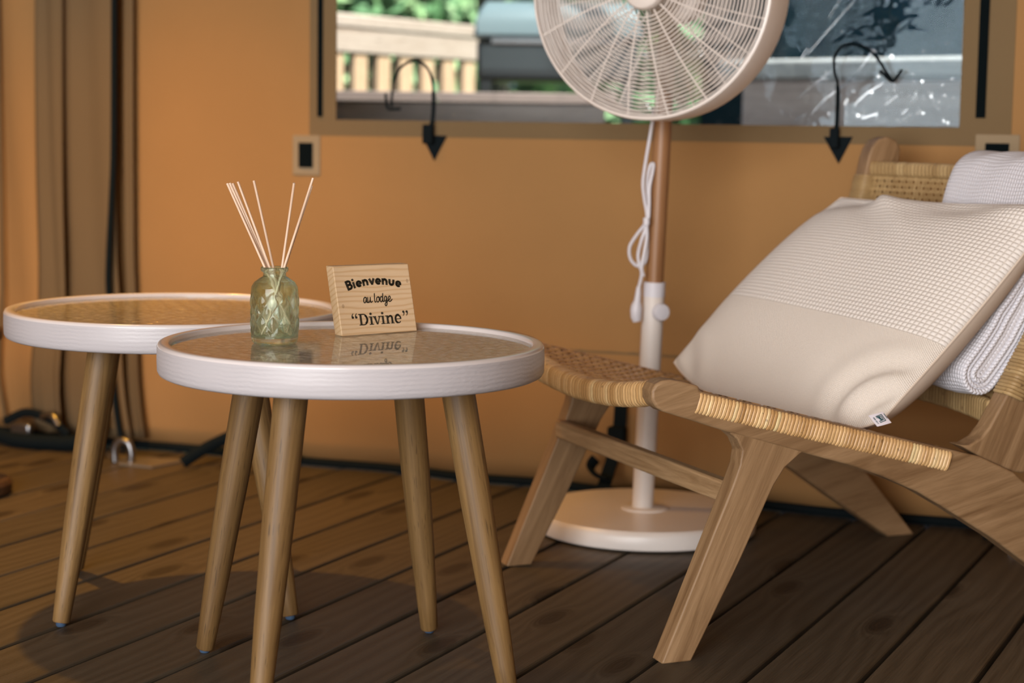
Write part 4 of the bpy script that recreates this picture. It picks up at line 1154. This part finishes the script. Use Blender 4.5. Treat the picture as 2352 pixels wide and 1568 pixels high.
strap_thing([(1925, 340), (1891, 314), (1958, 314), (1925, 376)], [(1908, 294), (1930, 340)], [(1922, 310, 0.006), (1924, 270, 0.002), (1926, 225, 0.004), (1926, 190, 0.008), (1920, 160, 0.012), (1924, 128, 0.018), (1942, 108, 0.022), (1968, 103, 0.024), (2000, 114, 0.024), (2022, 135, 0.022), (2040, 165, 0.016), (2052, 184, 0.012)], [(2023, 162), (2050, 186), (2062, 178), (2074, 160)],
            'black webbing strap arching over the window above the lounge chair')

# strap hanging at the wall's foot behind the fan
st_u, st_z = win_uv(1440, 1000)
r = empty('wall_strap', RM(st_u, 0, 0), TH, 'black webbing strap hanging down the canvas behind the fan pole', 'strap')
k = MB(); yy = wall_y(st_u, 0.15) - 0.012
def rib(k, pts, w):
    vs = []; fs = []
    for i, p in enumerate(pts):
        t_ = (pts[min(i + 1, len(pts) - 1)] - pts[max(0, i - 1)]).normalized(); sd = Vector((1, 0, 0)); nn = t_.cross(sd).normalized() * 0.0015
        vs += [p + sd * w / 2 + nn, p - sd * w / 2 + nn, p - sd * w / 2 - nn, p + sd * w / 2 - nn]
    for i in range(len(pts) - 1):
        a = i * 4; fs.extend([(a + j, a + (j + 1) % 4, a + 4 + (j + 1) % 4, a + 4 + j) for j in range(4)])
    fs += [(0, 1, 2, 3), tuple((len(pts) - 1) * 4 + j for j in (3, 2, 1, 0))]
    k.add(vs, fs)
rib(k, cr([Vector((0.006, yy, 0.205)), Vector((0.005, yy - 0.004, 0.15)), Vector((0.002, yy - 0.012, 0.115)), Vector((-0.004, yy - 0.02, 0.08)), Vector((-0.006, yy - 0.032, 0.062)), Vector((-0.004, yy - 0.050, 0.049)), Vector((0.0, yy - 0.075, 0.0405))], 6), 0.026)
k.build('webbing', m_black, r, smooth=False)
k = MB(); k.tube(cr([Vector((-0.034, yy - 0.03, 0.085)), Vector((-0.040, yy - 0.042, 0.070)), Vector((-0.024, yy - 0.054, 0.058)), Vector((0.006, yy - 0.064, 0.0525))], 6), 0.013, 10, flat=0.35); k.build('loose_loop', m_black, r)
k = MB(); k.box((-0.016, yy - 0.020, 0.108), (0.020, yy + 0.002, 0.148)); k.build('buckle', m_black, r, bevel=0.004)

# ---- tent corner: hanging flaps over the wall at the far left
def flap_thing(name, label, m, x0, x1, off, bottom=None, wave=0.004):
    """vertical cloth strip between image columns x0..x1 at a distance off before the wall"""
    u0, _ = win_uv(x0, 500); u1, _ = win_uv(x1, 500)
    uc = (u0 + u1) / 2
    r = empty(name, RM(uc, off, 0), TH, label, 'tent flap', 'corner flaps of the tent')
    k = MB(); vs = []; fs = []; nx, nz = 8, 40; w = u1 - u0
    for j in range(nz + 1):
        z = 0.03 + 2.5 * (j / nz) ** 1.25
        e = max(0, 0.42 - z) / 0.42
        for i in range(nx + 1):
            a = i / nx - 0.5
            xx = a * w * (1 + 0.25 * e) + (bottom or 0) * e * e
            vs.append((xx, wall_y(uc + xx, z) + wave * math.sin(a * 9 + z * 3) + 0.005 * e * math.sin(a * 14 + 2 + uc * 9), z))
    for j in range(nz):
        for i in range(nx):
            q = j * (nx + 1) + i; fs.append((q, q + 1, q + nx + 2, q + nx + 1))
    k.add(vs, fs); o = k.build('cloth', m, r); s_ = o.modifiers.new('thickness', 'SOLIDIFY'); s_.thickness = 0.003
    return r, uc
f1, uc1 = flap_thing('tent_flap', 'broad brown webbing flap hanging beside the black cord', m_flap, 196, 306, 0.050, 0.02)
f2, _ = flap_thing('tent_flap', 'narrow brown webbing flap hanging next to the broad one', m_flap, 128, 186, 0.052, -0.01)
f3, _ = flap_thing('tent_flap', 'narrow brown edge strip between the black cord and bare amber wall', m_flap, 312, 332, 0.030, 0.02, 0.001)
f4, _ = flap_thing('tent_flap', 'amber canvas flap in the tent corner left of the brown flaps', m_canvas, -70, 122, 0.026, -0.03, 0.012)
uc4 = (win_uv(-70, 500)[0] + win_uv(122, 500)[0]) / 2
k = MB(); k.tube([(0.012, wall_y(uc4 + 0.012, 0.05 + 0.1 * q) - 0.014, 0.05 + 0.1 * q) for q in range(25)], 0.004, 8); k.build('seam_piping', m_flap, f4)
cu, _ = win_uv(306, 300)
r = empty('corner_cord_line', RM(cu, 0.068, 0), TH, 'black cord running down between the brown flaps', 'cord')
k = MB(); k.tube([p + Vector((0, wall_y(cu + p.x, p.z), 0)) for p in cr([(0.008, 0, 2.5), (0.006, 0, 1.2), (0.004, 0, 0.72), (-0.001, -0.003, 0.56), (-0.008, -0.006, 0.44), (-0.012, -0.006, 0.36), (-0.006, -0.004, 0.24), (0.006, -0.004, 0.12), (0.020, -0.006, 0.012)], 8)], 0.0068, 8); k.build('line', m_black, r)

# ---- things on the floor by the wall
r = empty('strap_heap', (-1.045, 4.02, 0), TH, 'black strap and silver buckle heaped in the tent corner', 'strap')
k = MB(); k.tube(cr([(-0.13, -0.01, 0.022), (-0.05, -0.03, 0.016), (0.03, -0.03, 0.018), (0.10, -0.02, 0.022), (0.145, 0.0, 0.045), (0.150, 0.01, 0.085)], 6), 0.017, 10, flat=0.8); k.build('webbing', m_black, r)
k = MB(); k.tube(cr([(-0.11, 0.0, 0.05), (-0.05, 0.0, 0.075), (0.02, -0.01, 0.066), (0.08, -0.02, 0.038)], 6), 0.010, 10, flat=0.5); k.build('webbing_loop', m_black, r)
k = MB(); k.box((-0.075, -0.028, 0.026), (-0.02, -0.010, 0.055)); k.build('buckle', m_metal, r, bevel=0.006)
k = MB(); k.tube(cr([(0.005, -0.01, 0.07), (0.035, -0.016, 0.076), (0.055, -0.02, 0.055)], 5), 0.009, 10); k.build('clip', m_metal, r)
pa = at(290, 1052, 3.86)
r = empty('floor_anchor', (-0.800, 3.855, 0), TH + 0.12, 'steel anchor plate with an upright hook on the floorboards', 'anchor')
k = MB(); k.add([(-0.10, 0.045, 0.0), (0.095, 0.045, 0.0), (0.060, -0.055, 0.0), (-0.02, -0.045, 0.0), (-0.10, 0.045, 0.004), (0.095, 0.045, 0.004), (0.060, -0.055, 0.004), (-0.02, -0.045, 0.004)],
               [(3, 2, 1, 0), (4, 5, 6, 7), (0, 1, 5, 4), (1, 2, 6, 5), (2, 3, 7, 6), (3, 0, 4, 7)]); k.build('plate', m_plate, r, smooth=False)
k = MB(); k.tube(cr([(-0.046, -0.02, 0.002), (-0.046, -0.02, 0.030), (-0.034, -0.02, 0.047), (-0.014, -0.02, 0.044), (-0.006, -0.02, 0.022), (-0.008, -0.02, 0.004)], 6), 0.0085, 12); k.build('hook', m_metal, r)
r = empty('loose_strap', (-0.645, 3.84, 0), TH, 'black strap end curling off the floor behind the front table legs', 'strap')
k = MB(); pts = cr([Vector((-0.035, -0.05, 0.008)), Vector((-0.015, -0.03, 0.026)), Vector((0.02, 0.0, 0.050)), Vector((0.06, 0.03, 0.066)), Vector((0.12, 0.05, 0.050)), Vector((0.18, 0.06, 0.012))], 6); k.tube(pts, 0.013, 10, flat=0.55); k.build('webbing', m_black, r)
r = empty('rear_strap', at(2288, 1232, 3.225), TH, 'dark strap end lying by the wall behind the chair leg', 'strap'); r.location.z = 0
k = MB(); k.tube(cr([(-0.020, -0.012, 0.010), (0.0, 0.004, 0.012), (0.02, 0.012, 0.018)], 5), 0.011, 8, flat=0.5); k.build('webbing', m_black, r)
pr = at(2345, 1275, 3.13)
r = empty('metal_bracket', (pr.x, pr.y, 0), TH, 'flat grey metal bracket on the boards behind the chair leg', 'bracket')
k = MB(); k.box((-0.022, -0.012, 0.001), (0.06, 0.012, 0.009)); k.build('bar', m_metal, r, bevel=0.002)

# ---- stool at the left edge (only its round foot reaches into view)
LX, LY = -1.068, 3.50
stool = empty('pedestal_stool', (LX, LY, 0), 0, 'dark wooden stool with a round foot beside the tables', 'stool')
mb = MB(); mb.lathe([(0, 0.0), (0.082, 0.0), (0.090, 0.004), (0.091, 0.020), (0.086, 0.028), (0.02, 0.032), (0, 0.032)], 48); mb.build('foot', m_brownwood, stool, angle=0.5)
mb = MB(); mb.tube([(0, 0, 0.03), (0, 0, 0.30)], 0.014, 16); mb.build('stem', m_brownwood, stool)
mb = MB(); mb.lathe([(0, 0.30), (0.070, 0.30), (0.078, 0.305), (0.078, 0.322), (0.07, 0.328), (0, 0.328)], 48); mb.build('seat', m_brownwood, stool, angle=0.5)
# ---- warm lamp hanging above the picture: the tables' and chair legs' shadows point back to it
t = NT('bulb_glow'); t.t.nodes.remove(t.b); em = t.n('Emission', {'Color': (1.0, 0.66, 0.32, 1), 'Strength': 6.0}); t.t.links.new(em.outputs[0], t.out.inputs[0]); m_glow = t.m
def pendant(x, y, z, label, energy, col, size, blend, soft):
    r = empty('pendant_lamp', (x, y, z), 0, label, 'lamp')
    k = MB(); k.lathe([(0.15, -0.06), (0.13, 0.02), (0.085, 0.10), (0.03, 0.15), (0.026, 0.148), (0.08, 0.097), (0.126, 0.018), (0.146, -0.06)], 40, closed=True); k.build('lamp_shade', m_weaveb, r)
    k = MB(); k.tube([(0, 0, 0.14), (0, 0, 2.59 - z)], 0.004, 8); k.build('flex', m_black, r)
    k = MB(); k.lathe([(0.0, -0.032)] + [(0.032 * math.cos(math.radians(a)), 0.032 * math.sin(math.radians(a))) for a in range(-75, 76, 15)] + [(0.0, 0.032)], 24, (0, 0, 0.075)); k.build('bulb_offscreen', m_glow, r)
    sl = bpy.data.lights.new('pendant_light_offscreen', 'SPOT'); sl.energy = energy; sl.color = col; sl.spot_size = math.radians(size); sl.spot_blend = blend; sl.shadow_soft_size = soft
    so = bpy.data.objects.new('pendant_light_offscreen', sl); C.objects.link(so); so.parent = r; so.location = (0, 0, -0.062)
pendant(-0.98, 3.33, 1.93, 'rattan pendant lamp hanging from the tent roof above the tables', LAMP_W, (1.0, 0.46, 0.05), 84, 1.0, 0.025)

# ================================================================== OUTDOORS
m_grass = plain('lawn', (0.09, 0.16, 0.045), 0.9, bump=(60, 0.6, 0.02))
m_rail = wood('sunlit_rail_wood', (0.36, 0.26, 0.20), (0.46, 0.36, 0.30), (0.55, 0.45, 0.39), 0, 20, 1, 0.7, 0.1)
m_bal = wood('baluster_wood', (0.42, 0.26, 0.16), (0.58, 0.38, 0.24), (0.68, 0.47, 0.30), 2, 20, 1, 0.7, 0.1)
m_deck = wood('terrace_table_wood', (0.20, 0.145, 0.13), (0.29, 0.215, 0.195), (0.38, 0.29, 0.26), 0, 20, 1, 0.7, 0.1)
m_apron = wood('shade_brightened_wood', (0.44, 0.35, 0.33), (0.60, 0.49, 0.46), (0.72, 0.60, 0.56), 0, 20, 1, 0.7, 0.1)  # lighter wood colour makes up for shade on the apron and ledge support
m_bark = wood('bark', (0.05, 0.04, 0.03), (0.10, 0.08, 0.06), (0.16, 0.13, 0.10), 2, 16, 2, 0.9, 0.4)
m_grill = plain('grey_enamel', (0.15, 0.20, 0.22), 0.35)
m_grilld = plain('dark_steel', (0.02, 0.026, 0.03), 0.4)
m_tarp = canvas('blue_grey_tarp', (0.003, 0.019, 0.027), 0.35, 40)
m_stone = plain('grey_stone_ledge', (0.42, 0.42, 0.42), 0.8, bump=(40, 0.3, 0.01))
t = NT('leaves'); lc = t.ramp(t.n('Attribute', attribute_name='tone').outputs['Fac'], [(0.0, (0.05, 0.13, 0.05)), (0.5, (0.13, 0.27, 0.12)), (1.0, (0.28, 0.42, 0.20))])
t.p(Base_Color=lc, Roughness=0.6); t.p(Transmission_Weight=0.0); m_leaf = t.m
mb = MB(); mb.add([RM(-30, -0.06, -0.30), RM(30, -0.06, -0.30), RM(30, -45, -0.30), RM(-30, -45, -0.30)], [(0, 1, 2, 3)])
gr = mb.build('ground_outside', m_grass, smooth=False); tag(gr, 'lawn outside the tent', kind='structure')
# balustrade
A = at(640, 120, 5.75); B = at(1085, 120, 6.62)
dv = Vector((B.x - A.x, B.y - A.y, 0)); Lr = dv.length; az = math.atan2(dv.y, dv.x)
bal = empty('deck_balustrade', (A.x, A.y, -0.30), az, 'sunlit wooden balustrade outside the window', 'railing')
zt_, zr0, zb0 = 1.09 + 0.30, 0.965 + 0.30, 0.845 + 0.30
mb = MB(); mb.box((0, -0.03, zt_ - 0.045), (Lr, 0.09, zt_)); mb.build('top_rail', m_rail, bal, bevel=0.006)
mb = MB(); mb.box((0, -0.025, zr0), (Lr, 0.02, zt_ - 0.045)); mb.build('upper_beam', m_rail, bal, bevel=0.004)
nb_ = 9
for k in range(nb_):
    x0 = 0.02 + k * (Lr - 0.06) / (nb_ - 1) ; mb = MB(); mb.box((x0 - 0.033, -0.018, 0.0), (x0 + 0.033, 0.012, zr0 + 0.01)); mb.build('baluster', m_bal, bal, bevel=0.003)
mb = MB(); mb.box((0, -0.02, 0.25), (Lr, 0.018, 0.33)); mb.build('lower_beam', m_bal, bal, bevel=0.004)
# terrace table between tent and balustrade
TA = at(700, 212, 4.95); TB = at(1420, 212, 4.95)
tt_ = empty('terrace_table', ((TA.x + TB.x) / 2, 5.05, -0.30), -0.03, 'weathered wooden terrace table outside below the balustrade', 'table')
tw = (TB.x - TA.x) / 2; th_ = 0.822 + 0.30
for k in range(5): mb = MB(); mb.box((-tw, -0.05 + k * 0.115, th_ - 0.028), (tw, -0.05 + k * 0.115 + 0.108, th_)); mb.build('plank', m_deck, tt_, bevel=0.003)
mb = MB(); mb.box((-tw + 0.03, -0.02, th_ - 0.125), (tw - 0.03, 0.015, th_ - 0.028)); mb.build('apron', m_apron, tt_, bevel=0.003)
for sx_ in (-1, 1):
    for y_ in (0.02, 0.40): mb = MB(); mb.box((sx_ * (tw - 0.08) - 0.03, y_, 0), (sx_ * (tw - 0.08) + 0.03, y_ + 0.06, th_ - 0.028)); mb.build('leg', m_deck, tt_, bevel=0.003)
# barbecue
G = at(1285, 120, 5.75)
gq = empty('barbecue', (G.x, G.y + 0.1, -0.30), -0.05, 'grey barbecue with a domed lid outside behind the fan', 'barbecue')
zl = at(1285, 92, 5.75).z + 0.30
mb = MB(); prof = [(-0.185, 0), (-0.18, 0.055), (-0.15, 0.098), (-0.09, 0.118), (0.09, 0.118), (0.15, 0.098), (0.18, 0.055), (0.185, 0)]
vs = [(-0.26, y, zl + z) for y, z in prof] + [(0.26, y, zl + z) for y, z in prof]; n = len(prof)
mb.add([(x_ * (0.9 if z_ > zl + 0.09 else 1), y_, z_) for x_, y_, z_ in vs], [tuple(range(n - 1, -1, -1)), tuple(range(n, 2 * n))] + [(i, (i + 1) % n, (i + 1) % n + n, i + n) for i in range(n)]); mb.build('lid', m_grill, gq, bevel=0.012)
mb = MB(); mb.tube([(-0.20, -0.215, zl - 0.012), (0.20, -0.215, zl - 0.012)], 0.011, 10); mb.build('handle', m_metal, gq)
mb = MB(); mb.box((-0.25, -0.17, zl - 0.13), (0.25, 0.17, zl - 0.004)); mb.build('firebox', m_grilld, gq, bevel=0.015)
for sx_ in (-1, 1):
    if sx_ > 0: mb = MB(); mb.box((sx_ * 0.38 - 0.12, -0.18, zl - 0.06), (sx_ * 0.38 + 0.12, 0.18, zl - 0.035)); mb.build('side_shelf', m_metal, gq, bevel=0.006)
    for sy_ in (-1, 1): mb = MB(); mb.box((sx_ * 0.22 - 0.016, sy_ * 0.14 - 0.016, 0), (sx_ * 0.22 + 0.016, sy_ * 0.14 + 0.016, zl - 0.12)); mb.build('leg', m_grilld, gq)
# tarp shelter to the right with a ledge
Q0 = at(1640, 100, 5.3); Q1 = at(2420, 100, 4.6)
dv = Vector((Q1.x - Q0.x, Q1.y - Q0.y, 0)); az = math.atan2(dv.y, dv.x); L2 = dv.length
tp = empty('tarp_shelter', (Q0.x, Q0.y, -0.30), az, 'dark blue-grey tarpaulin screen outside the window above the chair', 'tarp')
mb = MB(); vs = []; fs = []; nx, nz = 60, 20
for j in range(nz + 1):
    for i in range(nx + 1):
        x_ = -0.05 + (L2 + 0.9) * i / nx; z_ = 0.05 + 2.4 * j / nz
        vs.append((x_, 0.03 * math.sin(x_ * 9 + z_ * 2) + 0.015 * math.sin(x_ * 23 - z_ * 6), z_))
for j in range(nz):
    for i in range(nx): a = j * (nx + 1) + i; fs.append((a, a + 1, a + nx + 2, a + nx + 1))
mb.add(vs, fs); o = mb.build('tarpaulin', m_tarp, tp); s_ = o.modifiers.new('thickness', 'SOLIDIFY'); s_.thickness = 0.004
for x_ in (0.0, L2 + 0.8): mb = MB(); mb.tube([(x_, 0.05, 0), (x_, 0.05, 2.5)], 0.03, 10); mb.build('pole', m_grilld, tp)
zz0 = at(1900, 183, 4.75).z + 0.30; zz1 = at(1900, 136, 4.75).z + 0.30
lg_ = empty('stone_ledge', (Q0.x, Q0.y - 0.28, -0.30), az, 'low grey bench ledge outside in front of the tarpaulin', 'bench')
mb = MB(); mb.box((0.05, -0.10, zz0), (L2 + 0.6, 0.10, zz1)); mb.build('seat_beam', m_stone, lg_, bevel=0.01)
mb = MB(); mb.box((0.10, -0.06, 0), (L2 + 0.55, 0.06, zz0)); mb.build('support', m_apron, lg_, bevel=0.01)
# trees
def tree(px, Y, zc, rx, rz, n, label, seed, trunk=0.09):
    c = at(px, 100, Y); r = empty('tree', (c.x, Y, -0.30), 0, label, 'tree', 'trees beyond the balustrade')
    k = MB(); k.tube([(0, 0, 0), (0.05, 0, zc * 0.5), (-0.03, 0.02, zc), (0.0, 0, zc + rz * 0.5)], [trunk, trunk * 0.85, trunk * 0.6, trunk * 0.2], 10); k.build('trunk', m_bark, r)
    q = random.Random(seed); k = MB()
    for i in range(n):
        while True:
            p = Vector((q.uniform(-1, 1), q.uniform(-1, 1), q.uniform(-1, 1)))
            if 0.25 < p.length < 1: break
        p = Vector((p.x * rx, p.y * rx, p.z * rz + zc)); s_ = q.uniform(0.05, 0.12)
        a = Vector((q.gauss(0, 1), q.gauss(0, 1), q.gauss(0, 1))).normalized(); b = a.orthogonal().normalized()
        k.add([p - a * s_, p + b * s_ * 0.5, p + a * s_, p - b * s_ * 0.5], [(0, 1, 2, 3)], q.uniform(0.01, 1))
    o = k.build('foliage', m_leaf, r, smooth=False); tag(o, kind='stuff')
tree(800, 11.0, 1.9, 0.9, 1.7, 5200, 'leafy tree behind the sunlit balustrade', 1)
tree(1110, 8.4, 2.6, 0.85, 0.9, 1800, 'tree with a bare grey trunk beside the barbecue', 2, 0.085)
tree(1560, 11.5, 1.8, 1.05, 1.7, 4800, 'leafy tree behind the fan', 3)
tree(60, 12.0, 2.0, 1.2, 1.9, 3000, 'leafy tree beyond the amber wall end of the balustrade', 4)
tree(1150, 14.5, 2.0, 1.3, 2.2, 5200, 'pale leafy tree standing farthest behind the barbecue', 6)
tree(520, 16.5, 2.4, 1.5, 2.5, 5200, 'pale leafy tree standing far behind the balustrade', 7)
tree(2250, 13.0, 2.0, 1.2, 1.9, 3000, 'leafy tree behind the tarpaulin', 8)
